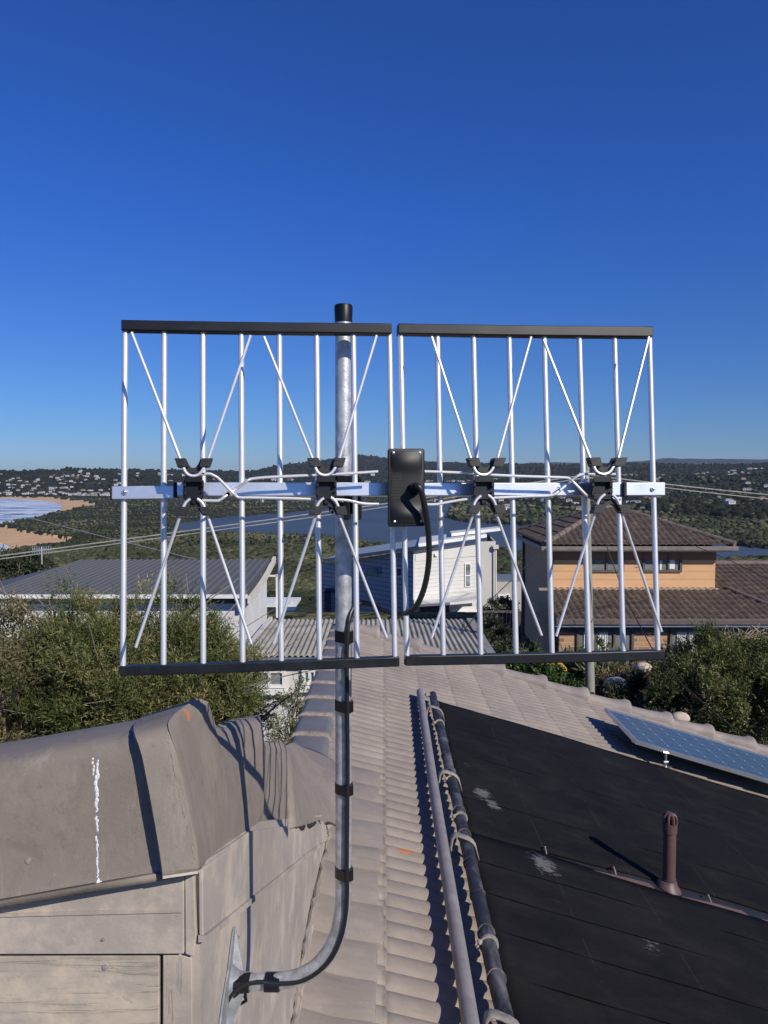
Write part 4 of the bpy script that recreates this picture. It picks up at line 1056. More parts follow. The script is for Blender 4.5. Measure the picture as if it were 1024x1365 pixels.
# blue far ridge, behind the nearer hills
FR = [(-900, 634), (300, 634), (640, 626), (690, 618), (720, 616.6), (742, 616.2), (770, 617), (800, 617.5), (850, 615), (872, 612.8), (885, 610.8), (905, 611.2), (940, 611.8), (980, 612), (1024, 612.5), (1100, 611), (1900, 618)]
mb = MB(); secs = []
for px in np.arange(-900, 1900, 4.0):
    u = (px - 512) / F; q = []
    for D, k in ((7000, 0), (8600, .75), (9200, 1), (10500, .4)):
        top = 60 + (636 - interp(px, FR)) / F * 9200 + 9 * noise.noise(Vector((px * .06, D * .01, 3)))
        q.append(Vector((u * D, D, lerp(0, top, k))))
    secs.append(q)
mb.loft(secs); o = mb.build('far_ridge', M('far_forest', (.022, .035, .03), .95, var=.3, vscale=.01)); tag(o, kind='structure')

def water_mat(name, c, foam=False):
    m, nt, b = _nt(name)
    v = geopos(nt)
    col = ramp(nt, noi(nt, v, .004, 4), [(.35, c), (.7, tuple(q * 1.5 for q in c))])
    if foam:
        vv = geopos(nt, (.008, .017, 1))
        f = noi(nt, vv, 1.0, 8, .62, .9); f2 = noi(nt, geopos(nt, (.03, .05, 1)), 1, 6, .7)
        big = noi(nt, geopos(nt, (.0022, .004, 1)), 1, 3, .5)
        s = math_(nt, 'ADD', math_(nt, 'ADD', f, math_(nt, 'MULTIPLY', f2, .22)), math_(nt, 'MULTIPLY', big, .25))
        col = mix(nt, ramp(nt, s, [(.64, (0, 0, 0)), (.70, (.75, .75, .75)), (.78, (1, 1, 1))]), col, (.72, .75, .78))
    nt.links.new(col, b.inputs['Base Color']); b.inputs['Roughness'].default_value = .35 if foam else .28
    h = noi(nt, geopos(nt, (.25, .6, 1)), 1, 4, .6)
    bump(nt, b, h, .5, .6)
    return m
def fan(name, u0, u1, y0, y1, mat):
    mb = MB(); secs = []
    for i in range(41):
        u = u0 + (u1 - u0) * i / 40; secs.append([Vector((u * y, y, 0)) for y in np.geomspace(y0, y1, 20)])
    mb.loft(secs); o = mb.build(name, mat, smooth=0); tag(o, kind='structure'); return o
fan('sea', -3.2, -.335, 420, 11000, water_mat('sea_water', (.035, .095, .14), True))
lg = fan('lagoon', -.334, 1.3, 420, 6000, water_mat('lagoon_water', (.052, .072, .098))); lg.data.materials[0].node_tree.nodes['Principled BSDF'].inputs['Specular IOR Level'].default_value = .10; lg.data.materials[0].node_tree.nodes['Principled BSDF'].inputs['Roughness'].default_value = .5
# shore foam strip: breakers running along the beach
mb = MB(); rr = random.Random(5)
def flat(px, py, z=.25): y = F * 60 / (py - 636); return Vector(((px - 512) / F * y, y, z))
def foamline(pts, w):
    pp = []
    for (a, b) in zip(pts, pts[1:]):
        for k in range(10): pp.append((lerp(a[0], b[0], k / 10), lerp(a[1], b[1], k / 10)))
    secs = [[flat(px, py - w * (.5 + .5 * noise.noise(Vector((px * .15, py, 1)))) - .05), flat(px, py + w * (.5 + .5 * noise.noise(Vector((px * .15, py, 9)))) + .05)] for px, py in pp]
    mb.loft(secs)
foamline([(-60, 712), (0, 702), (35, 694), (55, 689), (72, 684), (82, 678)], .8)
foamline([(-40, 687), (0, 686), (20, 684), (45, 685)], .7); foamline([(-60, 673), (-10, 674), (18, 675.5), (34, 675)], .8)
foamline([(-30, 668.5), (10, 669), (30, 670), (52, 671.5), (64, 673)], .6); foamline([(5, 680.5), (30, 680), (58, 682)], .45); foamline([(-20, 664.6), (30, 666), (60, 668.4), (78, 672)], .25)
foamline([(-30, 724), (0, 725.5), (12, 729), (4, 735)], .8)
o = mb.build('surf', M('foam', (.75, .77, .78), .9, var=.06), smooth=0); tag(o, kind='structure')

# ------------------------------------------------------------------ far tree canopy (stuff)
ico_v = []; ico_f = []
def _ico():
    import bmesh
    bm = bmesh.new(); bmesh.ops.create_icosphere(bm, subdivisions=2, radius=1)
    v = np.array([q.co[:] for q in bm.verts]); f = np.array([[w.index for w in q.verts] for q in bm.faces]); bm.free(); return v, f
IV, IF = _ico()
def clumps(name, pts, rad, tint, mat, kind='stuff', zs=(.75, 1.15)):
    n = len(pts); m = len(IV)
    pts = np.array(pts); rad = np.array(rad)
    keep = IV[:, 2] > -.6
    V = np.repeat(IV[None], n, 0)
    V = V * (1 + RNG.uniform(-.30, .30, (n, m, 1)))
    V[:, :, 2] *= RNG.uniform(zs[0], zs[1], (n, 1))
    V = V * rad[:, None, None] * np.stack([RNG.uniform(.8, 1.25, n), RNG.uniform(.8, 1.25, n), np.ones(n)], 1)[:, None, :] + pts[:, None, :]
    Fc = (IF[None] + (np.arange(n) * m)[:, None, None]).reshape(-1, 3)
    me = bpy.data.meshes.new(name)
    me.vertices.add(n * m); me.vertices.foreach_set('co', V.reshape(-1).astype(np.float32))
    k = len(Fc); me.loops.add(3 * k); me.loops.foreach_set('vertex_index', Fc.ravel().astype(np.int32))
    me.polygons.add(k); me.polygons.foreach_set('loop_start', np.arange(0, 3 * k, 3, dtype=np.int32)); me.update(calc_edges=True)
    a = me.attributes.new('tint', 'FLOAT', 'POINT')
    a.data.foreach_set('value', np.clip(np.repeat(tint, m) + RNG.normal(size=n * m) * .10, 0, 1).astype(np.float32))
    me.materials.append(mat); o = bpy.data.objects.new(name, me); COL.objects.link(o); tag(o, kind=kind); return o
def canopy_mat(name='bush_canopy', k=1.0):
    m, nt, b = _nt(name)
    a = N(nt, 'ShaderNodeAttribute'); a.attribute_name = 'tint'
    v = geopos(nt); n1 = noi(nt, v, .9, 5, .75)
    s = math_(nt, 'ADD', math_(nt, 'MULTIPLY', a.outputs['Fac'], .7), math_(nt, 'MULTIPLY', math_(nt, 'SUBTRACT', n1, .35), .9))
    col = ramp(nt, s, [(.05, (.026, .034, .019)), (.35, (.056, .067, .033)), (.62, (.105, .110, .054)), (.85, (.18, .165, .095))])
    if k != 1: col = mix(nt, 1, col, (k, k, k), 'MULTIPLY')
    nt.links.new(col, b.inputs['Base Color']); b.inputs['Roughness'].default_value = .95; b.inputs['Specular IOR Level'].default_value = .1
    bump(nt, b, n1, 1.0, 1.2); return m
CAN = canopy_mat()
pts = []; rad = []; tin = []
rr = random.Random(11)
for _ in range(80000):
    py = rr.uniform(662, 838); px = rr.uniform(-60, 1084); y = F * 60 / (py - 636)
    x = (px - 512) / F * y
    if zone(px, py) != 'g': continue
    if zone(px, py + 1.2) in 's' and rr.random() < .8: continue
    # low heath on the dunes, taller trees close by and on the right shore
    tall = 1.0 if (px > 560 or py > 735) else .45
    r = rr.uniform(1.5, 3.4) * (tall + .15) * (1 + .35 * noise.noise(Vector((x * .01, y * .01, 4))))
    if y > 1300: r *= 1.5
    e = elev(x, y)
    pts.append((x, y, e + r * .3)); rad.append(r); tin.append(.44 + .8 * noise.noise(Vector((x * .012, y * .012, 8))) + rr.gauss(0, .13))
    if len(pts) > 27000: break
print('clumps', len(pts))
clumps('bushland', pts, rad, np.array(tin), CAN, zs=(.45, .8))
# wooded slopes of the far shore and hills
pts = []; rad = []; tin = []
for _ in range(13000):
    px = rr.uniform(-20, 1050); st = interp(px, START); D = interp(px, DIST)
    y = st + (D - st) * rr.random() ** 1.2; x = (px - 512) / F * y
    r = rr.uniform(3, 6.5); e = elev(x, y)
    if e < 1.5: continue
    pts.append((x, y, e + r * .2)); rad.append(r); tin.append(.32 + .4 * noise.noise(Vector((x * .006, y * .006, 8))) + rr.gauss(0, .12))
clumps('hillside_forest', pts, rad, np.array(tin), canopy_mat('forest_canopy', .36))
# hillside below the street
pts = []; rad = []; tin = []
for _ in range(2600):
    y = rr.uniform(60, 300); px = rr.uniform(-150, 1170); x = (px - 512) / F * y
    r = rr.uniform(1.8, 3.6); e = elev(x, y); 
    top = e + r * 1.5
    if (ZC - top) / y < .205: continue
    pts.append((x, y, e + r * .5)); rad.append(r); tin.append(.4 + rr.gauss(0, .15))
clumps('slope_bushes', pts, rad, np.array(tin), CAN)

# ------------------------------------------------------------------ tiny far houses
def far_house_mesh(w, d, h, rh):
    mb = MB(); mb.box((0, 0, h / 2), (w, d, h), mi=0)
    e = .6
    a = [Vector((-w / 2 - e, -d / 2 - e, h)), Vector((w / 2 + e, -d / 2 - e, h)), Vector((w / 2 + e, d / 2 + e, h)), Vector((-w / 2 - e, d / 2 + e, h))]
    r1 = Vector((-w * .22, 0, h + rh)); r2 = Vector((w * .22, 0, h + rh))
    mb.add(a + [r1, r2], [[0, 1, 5, 4], [1, 2, 5], [2, 3, 4, 5], [3, 0, 4], [0, 3, 2, 1]], mi=1)
    mb.box((-w * .2, -d / 2 - .02, h * .55), (w * .25, .1, h * .3), mi=2); mb.box((w * .2, -d / 2 - .02, h * .55), (w * .2, .1, h * .3), mi=2)
    return mb
fw_mats = {k: M('far_wall_' + k, c, .8, var=.05, vscale=.2) for k, c in dict(white=(.52, .52, .50), cream=(.36, .33, .28), brick=(.30, .17, .11)).items()}
fr_mats = {k: M('far_roof_' + k, c, .6, var=.1, vscale=.2) for k, c in dict(pale=(.42, .43, .43), grey=(.16, .17, .18), tiled=(.28, .13, .08)).items()}
protos = []
for (wk, rk, w, d, h, rh, desc) in (('white', 'pale', 15, 11, 6.2, 1.4, 'tiny white pale roofed house'), ('white', 'grey', 13, 10, 6.5, 2.2, 'tiny white grey roofed house'), ('cream', 'tiled', 15, 11, 4.5, 2.6, 'tiny cream terracotta roofed house'), ('cream', 'grey', 12, 10, 6, 2.0, 'tiny cream grey roofed house'), ('white', 'pale', 24, 11, 5, .8, 'tiny long white flat roofed building')):
    o = far_house_mesh(w, d, h, rh).build('far_house', [fw_mats[wk], fr_mats[rk], MT['glass']], smooth=0)
    COL.objects.unlink(o); protos.append((o, desc))
placed = []
def put_far(px, y, wh=None, sc_=1):
    x = (px - 512) / F * y; e = elev(x, y)
    if e < 2.2 and y > 1300 and zone(px, 636 + F * 60 / y) != 'g': return False
    for (a, b) in placed:
        if abs(a - x) < 15 * sc_ and abs(b - y) < 18: return False
    pr, desc = protos[wh if wh is not None else rr.choices(range(5), (5, 3, 1.4, 2.4, 2.0))[0]]
    o = pr.copy(); COL.objects.link(o); o.location = (x, y, e + 4.5); o.rotation_euler.z = rr.uniform(-.5, .5); o.scale = (sc_,) * 3
    if px < 345: side = 'on the headland above the far beach'; g = 'far houses on the headland'
    elif px < 560: side = 'below the middle hill across the lagoon'; g = 'far houses below the middle hill'
    else: side = 'among trees on the right far shore'; g = 'far houses on the right shore'
    tag(o, desc + ' ' + side, 'house', g + ', ' + desc[5:]); placed.append((x, y)); return True
n = 0
while n < 125:
    px = rr.gauss(80, 75) if rr.random() < .75 else rr.uniform(-5, 345)
    if not -8 < px < 345: continue
    st = interp(px, START); t = rr.random() ** 1.25 * .85
    y = st + 15 + t * (interp(px, DIST) - st)
    if noise.noise(Vector((px * .03, y * .006, 33))) < -.12: continue
    n += put_far(px, y, sc_=rr.uniform(.5, .95))
for px in list(range(0, 95, 6)) + list(range(92, 150, 5)): put_far(px + rr.uniform(-2, 2), 2290 + rr.uniform(0, 50) - (px > 90) * 130, rr.choice((0, 1, 4, 3)), .8)
n = 0
while n < 16:
    n += put_far(rr.uniform(350, 555), rr.uniform(2700, 3400), sc_=1.4)
n = 0
while n < 105:
    px = rr.uniform(562, 1030); row = 646 + 46 * rr.random() ** 1.3
    if px < 650: row = min(row, 668)
    if row < 646 or noise.noise(Vector((px * .035, row * .09, 12))) < -.02: continue
    y0 = F * 60 / (row - 636); y = min(y0 * 1.12, 2900)
    if y < 1000: continue
    n += put_far(px, y, sc_=rr.uniform(.55, .95))

# ------------------------------------------------------------------ neighbour houses
# A: flat corrugated roof just behind our roof
hA = empty('neighbour_house', W(-.3, 18, 6), 'cream house with a nearly flat corrugated fibro roof just behind our tiled roof', 'house')
mb = MB(); vs = []; nx = 42 * 8; xa, xb = -2.95, 2.15
for (y, H) in ((15.7, 3.66), (20.0, 3.72)):
    for t in (0, .03):
        vs_row = []
        for i in range(nx + 1):
            s = i / nx; x = lerp(xa, xb, s) + (-.06 if y > 18 else 0)
            vs.append(W(x, y, H + t - .020 * math.sin(2 * math.pi * s * 42)))
w = nx + 1
fs = [[i, i + 1, 2 * w + i + 1, 2 * w + i] for i in range(nx)] + [[w + i, w + i + 1, i + 1, i] for i in range(nx)]
mb.add(vs, fs); mb.build('corrugated_roof', MT['fibro'], hA, smooth=60)
mb = MB(); mb.box(W(xa - .02, 17.85, 3.72), (.09, 4.4, .12)); mb.build('barge_trim', MT['cream'], hA, smooth=0); mb = MB(); mb.box(W(xb + .10, 17.85, 3.74), (.19, 4.3, .10)); mb.build('barge_trim', M('grey_trim', (.26, .25, .23), .8), hA, smooth=0)
mb = MB(); mb.box(W(-.4, 15.66, 3.76), (5.2, .10, .10)); mb.build('gutter', MT['greyroof'], hA, smooth=0, bevel=.01)
mb = MB(); mb.box(W(-.5, 17.8, 5.0), (5.3, 3.8, 2.42)); mb.build('wall', M('pale_cladding', (.60, .59, .56), .7, var=.06, vscale=2), hA, smooth=0)
def window(px0, py0, px1, py1, y, parent, fr=.05, n=2, mat=None, glass=None, sill=True):
    a = P(px0, py0, y); b = P(px1, py1, y); mb = MB()
    x0, x1 = a.x, b.x; z0, z1 = b.z, a.z
    for c, s in (((x0, (z0 + z1) / 2), (fr, z1 - z0 + fr)), ((x1, (z0 + z1) / 2), (fr, z1 - z0 + fr))): mb.box((c[0], y - .03, c[1]), (s[0], .07, s[1]))
    for z in (z0, z1): mb.box(((x0 + x1) / 2, y - .03, z), (x1 - x0 - fr, .066, fr))
    for k in range(1, n): mb.box((lerp(x0, x1, k / n), y - .028, (z0 + z1) / 2), (fr * .8, .06, z1 - z0 - fr))
    if sill: mb.box(((x0 + x1) / 2, y - .06, z0 - fr * 1.6), (x1 - x0 + fr * 2, .14, fr * 1.6))
    f = mb.build('window', mat or MT['white'], parent, smooth=0)
    mb = MB(); mb.box(((x0 + x1) / 2, y + .0, (z0 + z1) / 2), (x1 - x0, .02, z1 - z0)); mb.build('pane', glass or MT['glassp'], f, smooth=0); return f
window(340, 894, 379, 914, 15.88, hA, .07, 2); window(405, 893, 421, 910, 15.88, hA, .07, 2)

# B: dark skillion roofed white house on the left
hB = empty('skillion_house', W(-8, 24, 6), 'white rendered house under a large dark grey metal skillion roof, far left', 'house')
def rib_roof(name, A_, B_, C_, D_, nr, parent, mat, th=.12, amp=.04):
    """A,B eave corners; D,C upper corners; ribs run from eave to top"""
    mb = MB(); A_, B_, C_, D_ = [Vector(q) for q in (A_, B_, C_, D_)]
    nn = (B_ - A_).cross(D_ - A_).normalized(); nn = nn if nn.z > 0 else -nn
    m = nr * 6; top = []; bot = []
    for i in range(m + 1):
        s = i / m; f = i % 6; h = amp if f in (0, 5) else 0
        a = A_.lerp(B_, s); d = D_.lerp(C_, s); top += [a + nn * h, d + nn * h]; bot += [a - nn * th, d - nn * th]
    o = len(top); mb.add(top + bot, [[2 * i, 2 * i + 2, 2 * i + 3, 2 * i + 1] for i in range(m)] + [[o + 2 * i, o + 2 * i + 1, o + 2 * i + 3, o + 2 * i + 2] for i in range(m)] + [[2 * i, o + 2 * i, o + 2 * i + 2, 2 * i + 2] for i in range(m)] + [[2 * i + 1, 2 * i + 3, o + 2 * i + 3, o + 2 * i + 1] for i in range(m)])
    return mb.build(name, mat, parent, smooth=0)
dm = M('dark_metal_roof', (.10, .105, .108), .65, 0, var=.06, vscale=.6)
rib_roof('metal_roof', W(-11.2, 21.6, 3.28), W(-3.86, 21.6, 3.30), W(-3.80, 26.4, 2.83), W(-10.4, 26.4, 2.86), 32, hB, dm)
mb = MB(); mb.prism([W(-11.2, 21.6, 3.30), W(-10.4, 26.4, 2.88), W(-12.4, 24.2, 3.35), W(-12.6, 21.6, 3.5)], (0, 0, -.08)); mb.build('hip_roof', dm, hB, smooth=0)
# curved barge
mb = MB(); secs = []
for i in range(13):
    t = i / 12; y = lerp(21.5, 26.5, t); H = lerp(3.42, 2.80, t) + .10 * math.sin(math.pi * t)
    secs.append([W(-3.84, y, H - .06), W(-3.74, y, H - .06), W(-3.74, y, H + .14), W(-3.84, y, H + .14)])
mb.loft(secs, closed=True, caps=True); mb.build('barge_board', MT['cream'], hB, smooth=0)
mb = MB(); mb.box(W(-7.5, 21.55, 3.36), (7.3, .12, .10)); mb.build('gutter', MT['white'], hB, smooth=0)
mb = MB(); mb.prism([W(-4.0, 22.0, 3.5), W(-4.0, 26.1, 3.0), W(-4.0, 26.1, 6.0), W(-4.0, 22.0, 6.0)], (-.12, 0, 0)); mb.prism([W(-11.6, 22.0, 3.64), W(-4.12, 22.0, 3.64), W(-4.12, 22.0, 6), W(-11.6, 22.0, 6)], (0, .12, 0)); mb.build('wall', M('white_render', (.66, .66, .65), .75, var=.08, vscale=1.2, bs=.2, bscale=20), hB, smooth=0)
mb = MB(); mb.box(W(-5.1, 22.03, 3.50), (1.9, .1, .26)); mb.build('window_strip', MT['glass'], hB, smooth=0)
for y, H in ((25.0, 3.28), (23.2, 3.55)):
    mb = MB(); mb.box(W(-3.98, y, H), (.08, .9, .34)); f = mb.build('window', MT['white'], hB, smooth=0)
    mb = MB(); mb.box(W(-3.935, y, H), (.03, .78, .26)); mb.box(W(-3.93, y, H), (.05, .04, .26)); mb.build('pane', MT['glass'], f, smooth=0)
mb = MB(); mb.box(W(-3.7, 26.4, 4.1), (.06, .06, 1.5)); mb.box(W(-3.85, 26.4, 3.4), (.3, .06, .06)); mb.build('downpipe', MT['white'], hB, smooth=0)
mb = MB(); mb.box(W(-10.75, 21.4, 4.3), (.42, .4, 1.5)); mb.box(W(-10.9, 21.3, 3.60), (1.6, .7, .08)); mb.build('porch_column', MT['white'], hB, smooth=0, bevel=.01)
ta = empty('roof_aerial', W(-10.6, 24.6, 2.9), 'small grey comb shaped television aerial on the far left house roof', 'aerial')
mb = MB(); c = P(56, 752, 24.6); mb.tube([c, c + Vector((0, 0, .55))], .02, 6); mb.build('mast', MT['galv'], ta)
mb = MB(); c = c + Vector((0, 0, .48)); mb.tube([c + Vector((-.3, 0, 0)), c + Vector((.3, 0, 0))], .015, 6)
for k in range(9): mb.tube([c + Vector((-.3 + k * .075, 0, -.14)), c + Vector((-.3 + k * .075, 0, .10))], .009, 5)
mb.build('elements', MT['galv'], ta)

# C: white weatherboard house in the middle, corner towards us
hC = empty('weatherboard_house', W(2, 32, 6), 'two storey white weatherboard and grey rendered house with a thin skillion roof by the lagoon', 'house')
c0 = P(552.6, 745, 38.40)

cx0, cy0 = c0.x, c0.y
def wallpoly(pts, off, name, mat):
    mb = MB(); mb.prism(pts, off); return mb.build(name, mat, hC, smooth=0)
# lit front, runs right and slightly away
R1 = Vector((P(636, 700, 40.45).x, 40.45)); R2 = Vector((P(661, 700, 40.96).x, 40.96))
L1 = Vector((P(425, 700, 44.80).x, 44.80))
def HT(px, py, y): return (P(px, py, y)).z
zt0 = HT(552.6, 734, cy0); zt1 = HT(636, 722, R1.y); zt2 = HT(661, 721.5, R2.y); ztL = HT(425, 752, L1.y); zb = ZC - 10
wallpoly([(cx0, cy0, zt0), (R1.x, R1.y, zt1), (R1.x, R1.y, zb), (cx0, cy0, zb)], (0, .12, 0), 'front_wall', MT['sidingw'])
wallpoly([(R1.x + .002, R1.y - .02, zt1), (R2.x, R2.y - .02, zt2), (R2.x, R2.y - .02, zb), (R1.x + .002, R1.y - .02, zb)], (0, .12, 0), 'rendered_wall', M('grey_render', (.44, .43, .41), .75, var=.05, vscale=1))
wallpoly([(cx0 - .003, cy0 + .004, zt0), (L1.x, L1.y, ztL), (L1.x, L1.y, zb), (cx0 - .003, cy0 + .004, zb)], (.05, .12, 0), 'side_wall', MT['siding_shaded'])
wallpoly([(R2.x, R2.y, zt2), (R2.x + .3, R2.y + 5, zt2), (R2.x + .3, R2.y + 5, zb), (R2.x, R2.y, zb)], (-.1, 0, 0), 'end_wall', M('grey_render_side', (.42, .41, .40), .75))
mb = MB(); mb.box((cx0 - .01, cy0 - .01, (zt0 + zb) / 2), (.10, .10, zt0 - zb)); mb.build('corner_trim', MT['white'], hC, smooth=0)
# pale top band of panelling
wallpoly([(cx0 + .06, cy0 + .006, zt0), (R1.x, R1.y - .035, zt1), (R1.x, R1.y - .035, zt1 - .75), (cx0 + .06, cy0 + .006, zt0 - .55)], (0, .03, 0), 'panel_band', M('pale_panel', (.60, .59, .56), .6, var=.03))
# two thin skillion slabs
def slab(pts, th, name, mat):
    mb = MB(); mb.prism([Vector(p) for p in pts], (0, 0, -th)); return mb.build(name, mat, hC, smooth=0)
slab([P(558, 724.5, 37.63), P(649, 712, 39.94), P(640, 707.5, 46.72), P(560, 716, 46.72)], .17, 'roof_slab', MT['white'])
slab([P(432, 745, 43.52), P(559, 727.5, 37.61), P(566, 717.5, 46.34), P(470, 732, 48.64)], .16, 'roof_slab', M('grey_fascia', (.30, .33, .36), .5, var=.05))
slab([P(602, 711, 40.96), P(668, 703.5, 41.73), P(664, 701.5, 47.36), P(600, 708, 47.36)], .16, 'roof_slab', MT['white'])
def cquad(px0, py0, px1, py1, seg, name, mat, out=.05, par=None):
    # quad on the front or side wall between pixel columns
    (ax, ay), (bx_, by) = seg
    def hit(px, py):
        u = (px - 512) / F; t = (u * ay - ax) / ((bx_ - ax) - u * (by - ay)); y = ay + (by - ay) * t
        q = P(px, py, y); d = Vector((by - ay, -(bx_ - ax), 0)).normalized(); d = d if d.y < 0 else -d
        return q + d * out
    mb = MB(); q = [hit(px0, py0), hit(px1, py0), hit(px1, py1), hit(px0, py1)]
    mb.prism(q, (0, .04, 0)); return mb.build(name, mat, par or hC, smooth=0)
FRs = ((cx0, cy0), (R1.x, R1.y)); SDs = ((cx0, cy0), (L1.x, L1.y))
f = cquad(619, 750.5, 627, 782, FRs, 'window', MT['white'], .05); cquad(620.5, 752, 625.5, 765.5, FRs, 'pane', MT['glassp'], .09, f); cquad(620.5, 767.5, 625.5, 780.5, FRs, 'pane', MT['glassp'], .09, f)
f = cquad(529, 756, 537, 769, SDs, 'window', MT['white'], .05); cquad(531, 758, 536, 767, SDs, 'pane', MT['glass'], .09, f)
f = cquad(483, 755, 508, 767, SDs, 'window', MT['siding_shaded'], .05); cquad(485, 757, 506, 765.5, SDs, 'pane', MT['glassp'], .09, f)
f = cquad(494, 817, 530, 840, SDs, 'window', MT['white'], .05); cquad(498, 820, 528, 840, SDs, 'pane', MT['glassp'], .09, f)
cquad(578, 737, 582, 741, FRs, 'wall_lamp', MT['white'], .15)
# balcony hood and navy panel painting in the shade of the recess under it
mb = MB(); mb.prism([P(552, 806, 37.76), P(600, 803, 36.61), P(636, 800, 37.38), P(640, 787, 40.06), P(552, 797, 38.53)], (0, 0, -.12)); mb.build('porch_roof', MT['sidingw'], hC, smooth=0)
mb = MB(); mb.prism([P(552, 800, 38.27), P(636, 790, 40.06), P(636, 803, 40.06), P(552, 808, 38.27)], (0, -.06, 0)); mb.build('porch_fascia', MT['sidingw'], hC, smooth=0)
cquad(600, 812, 636, 840, FRs, 'door', MT['white'], .06); cquad(606, 815, 618, 840, FRs, 'pane', MT['glassp'], .10); cquad(560, 806, 598, 840, FRs, 'recess_shade', MT['navy'], .05)
mb = MB(); mb.tube([P(661, 729, 40.70), P(661, 840, 40.70)], .05, 8); mb.box(P(661, 729, 40.64), (.28, .2, .2)); mb.build('downpipe', MT['cream'], hC)
mb = MB()
mb.box((P(443, 787, 43.52).x + .25, 43.52, P(443, 787, 43.52).z), (1.3, .3, .22)); mb.box(P(437, 810, 43.52), (.36, .3, 1.9)); mb.build('pergola_post', MT['navy'], hC, smooth=0)
# annex on its right
an = empty('rendered_annex', P(676, 840, 44.16), 'small pale grey flat roofed annex right of the white weatherboard house', 'outbuilding')
a = P(661, 776, 44.16); b = P(695, 776, 44.16)
mb = MB(); mb.prism([a, b, b - Vector((0, 0, 3.5)), a - Vector((0, 0, 3.5))], (0, 2.5, 0)); mb.build('wall', M('annex_render', (.42, .40, .37), .8, var=.06), an, smooth=0)
mb = MB(); mb.box(((a.x + b.x) / 2, 45.70, a.z + .05), (b.x - a.x + .2, 2.8, .10)); mb.build('roof', MT['greyroof'], an, smooth=0)
window(665, 793, 672, 806, 44.10, an, .09, 1, glass=MT['glass']); window(674, 792, 679, 806, 44.10, an, .09, 1, glass=MT['glass'])
# carport and dark car seen between houses
cpt = empty('carport', P(382, 820, 42), 'low white flat roofed carport between the left house and the bush', 'carport')
mb = MB(); mb.box(P(375, 802.5, 42), (1.9, 2.5, .13)); mb.build('roof', MT['white'], cpt, smooth=0)
mb = MB(); mb.box(P(372, 811, 42.5), (1.3, .15, .55)); mb.build('wall', MT['cream'], cpt, smooth=0)
mb = MB(); 
for px in (366, 389): mb.tube([P(px, 803, 41.2), P(px, 830, 41.2)], .05, 6)
mb.build('post', MT['white'], cpt)
car = empty('parked_car', P(384, 828, 38), 'dark car roof just visible behind the corrugated roof', 'car')
c = P(384, 823, 38); mb = MB(); secs = []
for xx, w0, z0, z1 in ((-1.3, .7, -.5, -.15), (-1.25, .8, -.6, -.05), (-.8, .85, -.6, .02), (-.45, .7, -.6, .42), (.5, .7, -.6, .45), (.95, .78, -.6, .1), (1.3, .8, -.6, -.05), (1.35, .7, -.5, -.2)):
    secs.append([c + Vector((xx * .8, -w0, z0)), c + Vector((xx * .8, -w0, (z0 + z1) / 2)), c + Vector((xx * .8, -w0 * .8, z1)), c + Vector((xx * .8, w0 * .8, z1)), c + Vector((xx * .8, w0, z0))])
mb.loft(secs, closed=True, caps=True); mb.build('body', M('car_paint', (.03, .035, .045), .25, .3), car, smooth=40)
mb = MB(); mb.box(c + Vector((.02, -.66, .2)), (.7, .1, .2)); mb.build('window', MT['glass'], car, smooth=0)

# D: orange house
hD = empty('orange_house', W(8, 26, 6), 'two storey house with orange upper siding, brown tiled hip roof and brick ground floor', 'house')
EL = 24.0; ex0, ex1 = 5.03, 10.95; eyb = 29.6; EH = 2.13
ap1 = Vector((7.75, 26.9, ZC - 1.06)); ap2 = Vector((8.1, 27.0, ZC - 1.06))
c00 = W(ex0, EL, EH); c10 = W(ex1, EL, EH); c11 = W(ex1, eyb, EH); c01 = W(ex0, eyb, EH)
def hipface(a, b, p, q, name='tiled_roof', pitch=.20, course=.36, par=None, mat=None):
    """a,b eave ends, q above b side, p above a side (p==q for triangle)"""
    a, b, p, q = [Vector(v) for v in (a, b, p, q)]
    V = (b - a).normalized(); w = (b - a).length
    up = (p - a) - V * (p - a).dot(V); L = up.length; U = -(up.normalized())
    pv = (p - a).dot(V); qv = (q - a).dot(V); O = a + up
    mb = MB(); tile_sheet(mb, O, U, V, L, w, course=course, pitch=pitch, amp=.038, vres=4, step=.035, clip=lambda u: (lerp(pv, 0, u / L), lerp(qv, w, u / L)), prof=lambda f: math.sin(math.pi * f) ** .8)
    return mb.build(name, mat or MT['dtile'], par or hD, smooth=50)
hipface(c00, c10, ap1, ap2); hipface(c01, c00, ap1, ap1); hipface(c10, c11, ap2, ap2); hipface(c11, c01, ap2, ap1)
mb = MB()
def ridge(a, b, r=.10, seg=None):
    a = Vector(a); b = Vector(b); n = max(2, int((b - a).length / .4))
    for k in range(n):
        p = a.lerp(b, k / n); q = a.lerp(b, (k + 1.08) / n); mb.tube([p, q], [r, r * 1.22], 8)
for a in (c00, c01): ridge(ap1, a + Vector((0, 0, .03)))
for a in (c10, c11): ridge(ap2, a + Vector((0, 0, .03)))
ridge(ap1, ap2); mb.build('ridge_tiles', MT['dcap'], hD, smooth=50)
mb = MB(); mb.box(W((ex0 + ex1) / 2, EL - .02, EH + .10), (ex1 - ex0 + .24, .14, .13)); mb.box(W(ex0 - .06, (EL + eyb) / 2 + .05, EH + .10), (.12, eyb - EL, .13)); mb.build('gutter', M('beige_gutter', (.20, .17, .15), .5), hD, smooth=0, bevel=.01)
mb = MB(); mb.box(W((ex0 + ex1) / 2, (EL + eyb) / 2, EH + .20), (ex1 - ex0 - .05, eyb - EL - .1, .03)); mb.build('soffit', MT['cream'], hD, smooth=0)
WY = 24.5; wx0, wx1 = P(735, 760, WY).x, P(953.5, 760, WY).x
mb = MB(); mb.box(W((wx0 + wx1) / 2, WY + .1, 3.0), (wx1 - wx0, .2, 1.55)); mb.build('siding_wall', MT['orange'], hD, smooth=0)
